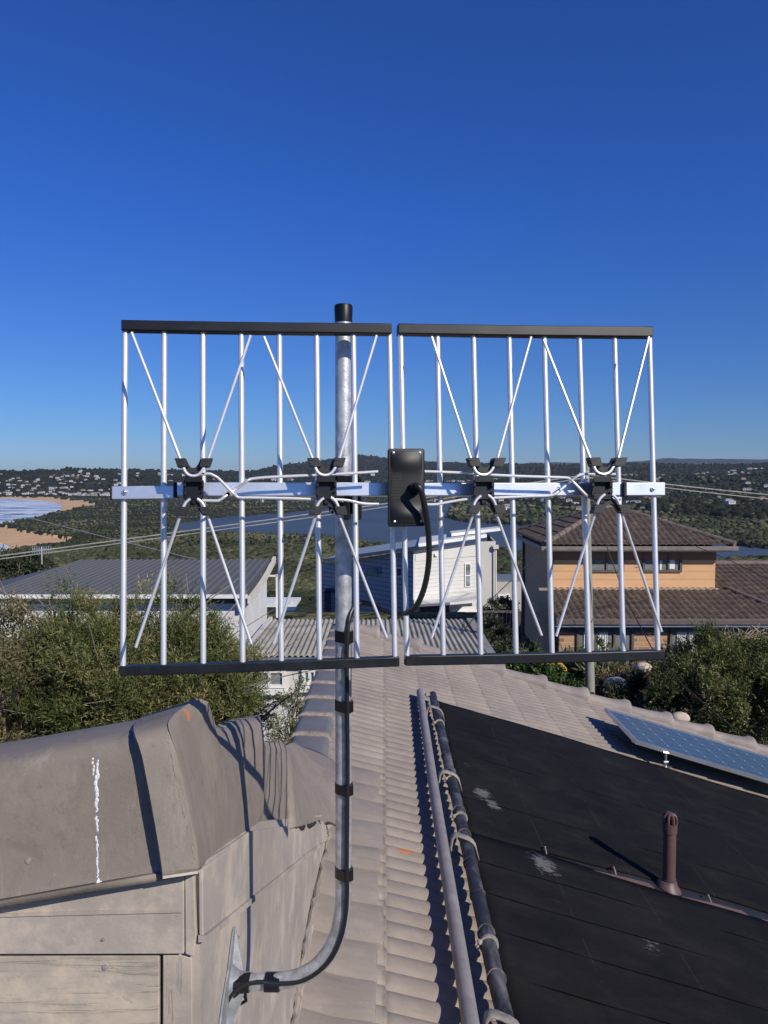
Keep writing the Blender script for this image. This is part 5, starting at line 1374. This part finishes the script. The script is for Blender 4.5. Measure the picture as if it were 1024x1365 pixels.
mb = MB(); mb.box(W((wx0 + wx1) / 2, WY - .015, 2.44), (wx1 - wx0 + .02, .05, .42)); mb.build('eave_shadow_band', M('eave_shadow_brown', (.24, .13, .075), .7, var=.05), hD, smooth=0)  # brown band that paints the eave's shadow onto the top of the siding
mb = MB(); mb.box(W(wx0 + .13, WY + 2.65, 4.25), (.2, 4.9, 4.1)); mb.build('side_wall', M('side_brick', (.56, .36, .20), .85, var=.12, vscale=9), hD, smooth=0); mb = MB(); mb.box(W(wx1 - .1, WY + 2.65, 3.0), (.18, 4.9, 1.6)); mb.build('side_wall', MT['brownwall'], hD, smooth=0)
mb = MB(); mb.box(W(wx0 + .05, WY + 4.8, 4.2), (.25, .12, 4.0)); mb.build('downpipe', MT['gutter'], hD, smooth=0); mb = MB(); mb.box(W(wx0 - .0, WY - .0, 4.2), (.10, .10, 3.7)); mb.build('downpipe', MT['gutter'], hD, smooth=0)
gz = M('window_blind', (.16, .17, .16), .6, var=.15, vscale=3)
for a, b in ((787, 830), (858, 907)):
    f = window(a, 735.5, b, 761, WY - .0, hD, .07, 3 if b > 850 else 2, mat=MT['gutter'], glass=gz, sill=False)
    for q in range(5):
        mb = MB(); mb.box((P((a + b) / 2, 0, WY).x, WY - .012, P(0, 740 + q * 4, WY).z), (P(b, 0, WY).x - P(a, 0, WY).x, .012, .02)); mb.build('blind_slat', M('slat', (.25, .26, .25), .6) if q == 0 else bpy.data.materials['slat'], f, smooth=0)
mb = MB(); mb.box(P(895, 748, WY - .02), (.22, .02, .5)); mb.box(P(881, 748, WY - .02), (.06, .02, .55)); mb.build('curtain', MT['white'], hD, smooth=0)
# lower skirt roof, running on as the main roof to the right
ly0 = 22.2; lz0 = 4.16; lx0 = P(738, 828, ly0).x + .05
sl = (4.16 - 3.56) / (WY - ly0)
def LH(y): return lz0 - sl * (y - ly0)
mb = MB(); tile_sheet(mb, W(lx0, WY, LH(WY)), (0, -1, -sl), (1, 0, 0), (WY - ly0) * math.hypot(1, sl), wx1 - lx0 + .05, course=.36, pitch=.20, amp=.038, vres=4, step=.035, clip=lambda u: (.3 * (1 - u / 2.4), 99)); mb.build('tiled_roof', MT['dtile'], hD, smooth=50)
yr = 26.6
mb = MB(); tile_sheet(mb, W(wx1 + .03, yr, LH(yr)), (0, -1, -sl), (1, 0, 0), (yr - ly0) * math.hypot(1, sl), 8.0, course=.36, pitch=.20, amp=.038, vres=4, step=.035); mb.build('tiled_roof', MT['dtile'], hD, smooth=50)
mb = MB(); ridge(W(wx1, yr, LH(yr) - .02), W(wx1 + 8, yr, LH(yr) - .02), .10); mb.build('ridge_tiles', MT['dcap'], hD, smooth=50); mb = MB(); ridge(W(wx1 + .3, WY - .1, LH(WY) - .04), W(wx1 + 1.6, ly0 + .1, lz0 - .04), .07); mb.build('ridge_tiles', MT['dcap'], hD, smooth=50)
mb = MB(); mb.box(W((lx0 + wx1) / 2, WY - .10, 3.57), (wx1 - lx0 + .1, .2, .06)); mb.build('flashing', M('pink_mortar', (.38, .28, .23), .8), hD, smooth=0)
mb = MB(); tile_sheet(mb, W(wx1 + 2.6, yr + 1.6, LH(yr) + .1), (0, -1, -sl * 1.4), (1, 0, 0), 1.6, 6, course=.36, pitch=.20, amp=.038, vres=4, step=.035); mb.build('tiled_roof', MT['dtile'], hD, smooth=50)
mb = MB(); mb.box(W((lx0 + 18.7) / 2, ly0 - .06, lz0 + .03), (18.7 - lx0, .14, .15)); mb.build('gutter', MT['gutter'], hD, smooth=0, bevel=.01)
mb = MB(); mb.box(W((lx0 + 18.7) / 2, ly0 - .02, lz0 + .155), (18.7 - lx0, .04, .06)); mb.build('fascia', MT['white'], hD, smooth=0)
BY = 22.55
mb = MB(); mb.box(W((lx0 + 18.7) / 2, BY + .1, 5.25), (18.3 - lx0, .2, 2.0)); mb.build('brick_wall', MT['brick'], hD, smooth=0)
mb = MB(); mb.box(W((lx0 + 18.7) / 2, BY - .01, 4.42), (18.4 - lx0, .05, .28)); mb.build('gutter_shade_strip', MT['gutter'], hD, smooth=0)  # dark strip standing in for the gutter's shade on the brick
for a, b, n in ((770, 842, 3), (894, 960, 3)):
    f = window(a, 840, b, 905, BY, hD, .07, n, mat=MT['gutter'], glass=gz, sill=False)
    mb = MB(); A0 = P(a + 8, 841, BY - .02); A1 = P(b - 10, 899, BY - .02)
    m = 60; secs = []
    for i in range(m + 1):
        x = lerp(A0.x, A1.x - .5, i / m); yy = BY - .03 - .02 * math.sin(i * 1.1); secs.append([Vector((x, yy, A0.z)), Vector((x, yy, A1.z))])
    mb.loft(secs); mb.build('curtain', MT['white'], f, smooth=60)
# vent stub and little dormer cap on roofs beyond
mb = MB(); c = P(826, 760, 24.2); 
# E: timber fence / dark shed wall between the houses
fe = empty('timber_fence', P(670, 860, 24), 'dark brown timber fence between the white house and the orange house', 'fence')
for i in range(11):
    px = 643 + i * 4.9; a = P(px, 815, 25 - i * .1); mb = MB(); mb.box(a - Vector((0, 0, .9)), (.108, .03, 1.8)); mb.build('paling', M('paling', (.075, .055, .045), .8) if i == 0 else bpy.data.materials['paling'], fe, smooth=0)
mb = MB(); mb.box(P(668, 816, 24.4) + Vector((0, 0, .02)), (1.25, .09, .05)); mb.build('rail', MT['gutter'], fe, smooth=0)
mb = MB(); mb.box(P(641, 850, 23), (.08, .08, 2.0)); mb.build('post', MT['gutter'], fe, smooth=0)
st = empty('shed', P(655, 875, 21), 'low shed with a pale ribbed roof behind the corrugated roof', 'shed')
a, b = P(646, 872, 19.6), P(672, 872, 19.6); rib_roof('ribbed_roof', a, b, P(664, 858, 22.5), P(642, 858, 22.5), 6, st, MT['greyroof'])
mb = MB(); mb.box((a + b) / 2 + Vector((0, 1.2, -.9)), (.4, 2.2, 1.6)); mb.build('wall', MT['brownwall'], st, smooth=0)

# ------------------------------------------------------------------ pole, wires
up = empty('power_pole', P(789, 980, 16), 'grey green weathered timber power pole in front of the orange house', 'power pole')
mb = MB(); a = P(781.8, 617, 16.0); b = P(788.5, 1040, 16.0); pts = [a.lerp(b, i / 6) for i in range(7)]; mb.tube(pts, [.058, .068, .080, .090, .099, .105, .108], 16); mb.build('pole', MT['pole'], up)
mb = MB(); mb.tube([a, a + Vector((0, 0, .02))], .062, 16); mb.build('pole_cap', MT['galv'], up)
mb = MB(); a = P(782, 633, 15.92); mb.box(a, (.09, .08, .16)); mb.tube([a + Vector((-.16, -.02, .03)), a + Vector((.15, -.02, .03))], .015, 6); mb.build('wire_bracket', MT['galv'], up)
def wire(name, pts, r, mat, label, group=None, n=5, sag=0):
    mb = MB(); pts = [Vector(p) for p in pts]
    if len(pts) == 2:
        a, b = pts; pts = [a.lerp(b, i / 16) - Vector((0, 0, sag * 4 * (i / 16) * (1 - i / 16))) for i in range(17)]
    mb.tube(pts, r, n); o = mb.build(name, mat, smooth=60); tag(o, label, 'wire', group); return o
pt = P(782, 633, 15.9); 
wire('overhead_wire', [pt, P(-60, 749, 12.5)], .0105, MT['wire'], 'upper of the pair of pale overhead wires running left behind the antenna', 'overhead wires', sag=.02)
wire('overhead_wire', [pt - Vector((0, 0, .06)), P(-60, 753, 12.5)], .0085, MT['wire'], 'lower of the pair of pale overhead wires running left behind the antenna', 'overhead wires', sag=.03)
wire('overhead_wire', [pt, P(1120, 668, 20)], .013, MT['wire'], 'upper of the pair of pale overhead wires running right from the pole top', 'overhead wires', sag=.03)
wire('overhead_wire', [pt - Vector((0, 0, .05)), P(1120, 673, 20)], .011, MT['wire'], 'lower of the pair of pale overhead wires running right from the pole top', 'overhead wires', sag=.05)
wire('overhead_wire', [P(37, 690, 48), P(165, 722.5, 40), P(262, 746, 36)], .03, MT['wire'], 'faint pale overhead wire slanting down over the dunes at left', 'overhead wires')
wire('service_wire', [P(735, 727, 23.9), P(700, 756, 22), P(640, 813, 19.5), P(596, 869, 17)], .013, MT['wired'], 'thin black service wire from the orange house eave down to the left', 'service wires')
wire('service_wire', [P(786, 640, 15.9), P(806, 720, 15.6), P(835, 800, 15.4), P(868, 862, 13.7), (P(912, 915, 12.8)), P(960, 957, 12.2), P(1040, 1012, 11.6)], .0115, MT['wired'], 'thin black service wire dropping from the pole past the shrub at right', 'service wires')
wire('service_wire', [P(875, 690, 20), P(920, 725, 19.5), P(975, 748, 19), P(1060, 790, 18)], .010, MT['wired'], 'thin black service wire crossing the brown lower roof at right', 'service wires')

# ------------------------------------------------------------------ trees and shrubs near by
def lob(px, py, y, rx, ry, rz): return (P(px, py, y), (rx, ry, rz))
TWIG = M('pale_bark', (.20, .165, .13), .85, var=.3, vscale=20)
def shrub(name, lobes, label, cat, mat, ground=6.0, group=None, nt=5, r0=.06, **kw):
    c = sum((Vector(l[0]) for l in lobes), Vector()) / len(lobes)
    base = W(c.x, c.y, ground); e = empty(name, base, label, cat, group)
    crown('crown', lobes, mat, e, **kw)
    limbs('trunk', base, [Vector(l[0]) + Vector((random.uniform(-.5, .5) * l[1][0], 0, random.uniform(0, .7) * l[1][2])) for l in lobes for _ in range(nt)], r0, e, mat=TWIG)
    return e
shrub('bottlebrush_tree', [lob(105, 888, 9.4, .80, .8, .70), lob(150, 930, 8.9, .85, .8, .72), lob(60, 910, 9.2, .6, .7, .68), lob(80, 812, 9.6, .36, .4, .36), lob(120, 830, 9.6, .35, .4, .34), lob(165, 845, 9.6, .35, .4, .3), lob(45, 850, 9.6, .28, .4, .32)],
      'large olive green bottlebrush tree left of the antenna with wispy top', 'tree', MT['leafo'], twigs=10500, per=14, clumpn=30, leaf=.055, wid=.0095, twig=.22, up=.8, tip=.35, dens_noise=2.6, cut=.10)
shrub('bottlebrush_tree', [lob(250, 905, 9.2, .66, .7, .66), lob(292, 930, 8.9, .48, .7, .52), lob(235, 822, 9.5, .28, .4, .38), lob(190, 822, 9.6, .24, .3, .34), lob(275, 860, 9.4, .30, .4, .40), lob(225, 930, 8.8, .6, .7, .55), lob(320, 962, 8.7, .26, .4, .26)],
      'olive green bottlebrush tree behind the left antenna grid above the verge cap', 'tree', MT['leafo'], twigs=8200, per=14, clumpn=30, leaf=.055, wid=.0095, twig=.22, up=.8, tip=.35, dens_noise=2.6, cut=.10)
shrub('bottlebrush_tree', [lob(-30, 900, 9.0, .75, .8, .85), lob(15, 950, 8.6, .55, .7, .6), lob(5, 845, 9.6, .33, .4, .33)],
      'straggly brownish bottlebrush tree cut off by the left edge of the photo', 'tree', leaf_mat('brownish_leaves', [(.06, .06, .025), (.10, .10, .04), (.17, .15, .07), (.30, .24, .14)]), twigs=5200, per=10, leaf=.055, wid=.013, twig=.18, up=.3, tip=.3)
shrub('banksia_tree', [lob(10, 765, 30, 1.3, 1.2, .75), lob(40, 752, 31, 1.0, 1, .55), lob(25, 775, 29, 1.4, 1.1, .6)],
      'dark stiff leaved coastal tree beyond the left house', 'tree', MT['leafd'], ground=7.5, twigs=1500, per=9, leaf=.16, wid=.05, twig=.3, up=.5)
shrub('leafy_bush', [lob(385, 955, 14.2, .33, .35, .42), lob(402, 930, 14.4, .2, .25, .3), lob(372, 978, 14, .35, .35, .25)],
      'thin open leafed bush in front of the cream wall with two windows', 'bush', MT['leafs'], nt=6, r0=.03, twigs=330, per=8, leaf=.06, wid=.026, twig=.16, up=.6)
shrub('round_shrub', [lob(950, 905, 15.6, 1.0, 1.0, .85), lob(985, 888, 16.2, .75, .7, .55), lob(920, 930, 15.0, .7, .7, .65), lob(1010, 940, 15.0, .8, .8, .75), lob(905, 885, 16.2, .45, .5, .42), lob(1040, 900, 15.6, .6, .7, .8)],
      'big rounded olive shrub behind the solar panel at the right edge', 'shrub', MT['leafo'], twigs=8500, per=10, leaf=.075, wid=.019, twig=.22, up=.45, tip=.4)
shrub('hedge_bush', [lob(715, 905, 15.6, .55, .6, .42), lob(738, 920, 15.0, .50, .6, .35), lob(690, 890, 16.4, .3, .5, .3)],
      'bright green leafy bush between the far verge and the power pole', 'bush', MT['leafg'], twigs=3000, per=8, leaf=.075, wid=.032, twig=.15, up=.5)
shrub('palm_like_plant', [lob(812, 885, 19.6, .35, .4, .2), lob(800, 895, 19.2, .4, .4, .2)],
      'spiky pale green plant in front of the white curtained window', 'plant', MT['leafs'], nt=3, r0=.03, twigs=90, per=5, leaf=.36, wid=.05, twig=.1, up=.9)
shrub('vine_shrub', [lob(768, 882, 20.4, .3, .3, .42), lob(800, 880, 20.8, .25, .3, .42), lob(836, 884, 21, .2, .3, .3)],
      'yellow green climbing shrub beside the power pole', 'shrub', MT['leafg'], nt=4, r0=.02, twigs=170, per=7, leaf=.10, wid=.05, twig=.25, up=.7, dens_noise=1.5)
shrub('dry_shrub', [lob(815, 920, 18.4, .5, .5, .3), lob(850, 912, 18.6, .5, .5, .3), lob(875, 900, 19.2, .5, .5, .3)],
      'reddish brown dry shrub right of the power pole', 'shrub', MT['leafp'], nt=5, r0=.03, twigs=1200, per=8, leaf=.09, wid=.022, twig=.2, up=.3)
shrub('dark_bush', [lob(850, 940, 16.4, .8, .6, .5), lob(900, 955, 15.4, .7, .6, .45), lob(820, 940, 17.0, .5, .6, .3), lob(880, 975, 14.6, .5, .4, .3)],
      'dark green undergrowth bush between the power pole and the solar panel', 'bush', MT['leafd'], twigs=3600, per=8, leaf=.08, wid=.028, twig=.18, up=.4)
shrub('garden_bush', [lob(880, 900, 20.0, .6, .5, .34), lob(925, 880, 20.6, .6, .5, .34), lob(850, 905, 19.6, .35, .4, .22)],
      'green garden bush against the brick wall of the orange house', 'bush', MT['leafg'], twigs=2200, per=8, leaf=.085, wid=.03, twig=.2, up=.5)
shrub('garden_bush', [lob(757, 902, 20.8, .45, .5, .35)],
      'low green bush between the yellow bin and the power pole', 'bush', MT['leafg'], twigs=900, per=8, leaf=.085, wid=.03, twig=.2, up=.5)
shrub('shade_tree', [lob(655, 845, 22.5, .4, .5, .5), lob(665, 815, 26.0, .5, .5, .4)],
      'dark little tree beside the timber fence behind the corrugated roof', 'tree', MT['leafd'], twigs=1200, per=8, leaf=.09, wid=.035, twig=.2, up=.5)
shrub('shade_tree', [lob(640, 868, 20.5, .3, .4, .35), lob(690, 872, 19.6, .5, .5, .3)],
      'dark low bush at the foot of the orange house side wall', 'bush', MT['leafd'], twigs=900, per=8, leaf=.09, wid=.035, twig=.2, up=.5)
bare = empty('bare_shrub', W(8.3, 19, 6), 'leafless tangle of pale twigs above the shrub at the right gutter', 'shrub')
mb = MB()
for k in range(26):
    a = P(random.uniform(960, 1024), 880, 18.5); b = P(random.uniform(965, 1022), random.uniform(832, 848), 18.8); c = b + Vector((random.uniform(-.3, .3), 0, random.uniform(-.25, .02)))
    mb.tube(spline([a, a.lerp(b, .6) + Vector((random.uniform(-.2, .2), 0, 0)), b, c], 4), .010, 4)
mb.build('twigs', M('pale_twig', (.30, .24, .18), .8), bare)
# rocks, yellow bin, post
for (px, py, y, r, lab) in ((822, 912, 17.9, .26, 'pale sandstone boulder right of the power pole'), (858, 890, 18.0, .20, 'small pale rock above the reddish dry shrub'), (908, 957, 14.4, .16, 'small pale rock above the solar panel')):
    mb = MB(); mb.ball(P(px, py, y), r, 14, 9, (1.1, .9, .62))
    for p in mb.v: p += (p - P(px, py, y)) * .25 * noise.noise(p * 5)
    o = mb.build('garden_rock', M('sandstone' + str(px), (.50, .42, .34), .9, var=.25, vscale=4, bs=.6, bscale=20)); tag(o, lab, 'rock')
bn = empty('wheelie_bin', P(733, 915, 17), 'dark bin with a yellow lid behind the bright green bush', 'bin')
mb = MB(); a = P(733, 889, 17); mb.loft([[a + Vector((x * s, y * s, -h)) for x, y in ((-.28, -.3), (.28, -.3), (.28, .3), (-.28, .3))] for s, h in ((1, .02), (.8, .95))], closed=True, caps=True); mb.build('body', MT['dark'], bn, smooth=0)
mb = MB(); mb.box(a + Vector((0, 0, .02)), (.62, .66, .08)); mb.build('lid', MT['yellow'], bn, smooth=0, bevel=.02)
mb = MB(); mb.box(P(744.5, 900, 17.3), (.16, .1, .5)); o = mb.build('white_post', MT['white'], smooth=0, bevel=.01); tag(o, 'short white painted post right of the yellow bin', 'post')
# dark low ground cover under the shrubs so that the bank reads as planted
pts = []; 
def cover(name, x0, x1, y0, y1, n, mat, hgt=.25, leaf=.12, wid=.03):
    base = np.stack([RNG.uniform(x0, x1, n), RNG.uniform(y0, y1, n), np.full(n, 54.0)], 1)
    base[:, 2] += RNG.uniform(-.05, hgt, n)
    D = RNG.normal(size=(n, 3)) * .5 + np.array([0, 0, 1.0]); D /= np.linalg.norm(D, axis=1)[:, None]
    ti = np.clip(np.array([.4 + .5 * noise.noise(Vector((b[0] * .8, b[1] * .8, 2))) for b in base]) + RNG.normal(size=n) * .12, 0, 1)
    o = leaf_object(name, base, D, leaf * RNG.uniform(.6, 1.4, n), wid * RNG.uniform(.7, 1.3, n), ti, mat, None); tag(o, kind='stuff')
cover('ground_cover', 3, 12, 11.5, 22.5, 26000, leaf_mat('ground_leaves', [(.03, .035, .018), (.06, .07, .03), (.12, .12, .06), (.2, .18, .1)]), .35, .14, .03)
cover('grass', -12, 1.8, 11, 21, 22000, leaf_mat('grass_blades', [(.05, .07, .02), (.08, .11, .03), (.13, .15, .05)]), .05, .14, .02)

# ================================================================== CAMERA, LIGHT, SKY
cam = bpy.data.cameras.new('camera'); co = bpy.data.objects.new('camera', cam); COL.objects.link(co)
co.location = (0, 0, ZC); co.rotation_euler = (math.pi / 2 - PITCH, 0, 0)
cam.sensor_fit = 'VERTICAL'; cam.sensor_height = 36.0; cam.lens = 36.0 * F / 1365.0
cam.clip_start = .05; cam.clip_end = 30000
sc.camera = co
to_sun = Vector((.42, -.45, .39)).normalized()
el = math.asin(to_sun.z); az = math.atan2(to_sun.x, to_sun.y)
sun = bpy.data.lights.new('sun', 'SUN'); sun.energy = 4.5; sun.angle = math.radians(.5); sun.color = (1, .93, .82)
so = bpy.data.objects.new('sun', sun); COL.objects.link(so); so.rotation_euler = (-to_sun).to_track_quat('-Z', 'Y').to_euler()
w = bpy.data.worlds.new('World'); sc.world = w; w.use_nodes = True
nt = w.node_tree; bg = nt.nodes['Background']
sk = nt.nodes.new('ShaderNodeTexSky'); sk.sky_type = 'NISHITA'; sk.sun_disc = False
sk.sun_elevation = el; sk.sun_rotation = az; sk.altitude = 60; sk.air_density = .8; sk.dust_density = 0; sk.ozone_density = 6
tc = nt.nodes.new('ShaderNodeTexCoord'); sx = nt.nodes.new('ShaderNodeSeparateXYZ'); nt.links.new(tc.outputs['Generated'], sx.inputs[0])
mx = mix(nt, 1.0, sk.outputs[0], ramp(nt, sx.outputs[2], [(0, (.58, .66, .84)), (.10, (.50, .73, 1.06)), (.32, (.38, .76, 1.5))]), 'MULTIPLY')
nt.links.new(mx, bg.inputs[0]); bg.inputs[1].default_value = .082
sc.view_settings.view_transform = 'Standard'; sc.view_settings.look = 'None'; sc.view_settings.exposure = 0; sc.view_settings.gamma = 1
sc.render.engine = 'CYCLES'
sc.cycles.max_bounces = 6

mb = MB(); mb.box((0, 4400, 110), (34000, 16000, 230)); hmat = bpy.data.materials.new('haze_air'); hz = mb.build('haze', hmat, smooth=0); tag(hz, kind='stuff')
hmat.use_nodes = True; hn = hmat.node_tree; hn.nodes.remove(hn.nodes['Principled BSDF'])
pv = hn.nodes.new('ShaderNodeVolumePrincipled'); pv.inputs['Density'].default_value = 3.6e-5; pv.inputs['Color'].default_value = (.62, .76, .95, 1); pv.inputs['Anisotropy'].default_value = .2
hn.links.new(pv.outputs[0], hn.nodes['Material Output'].inputs['Volume'])
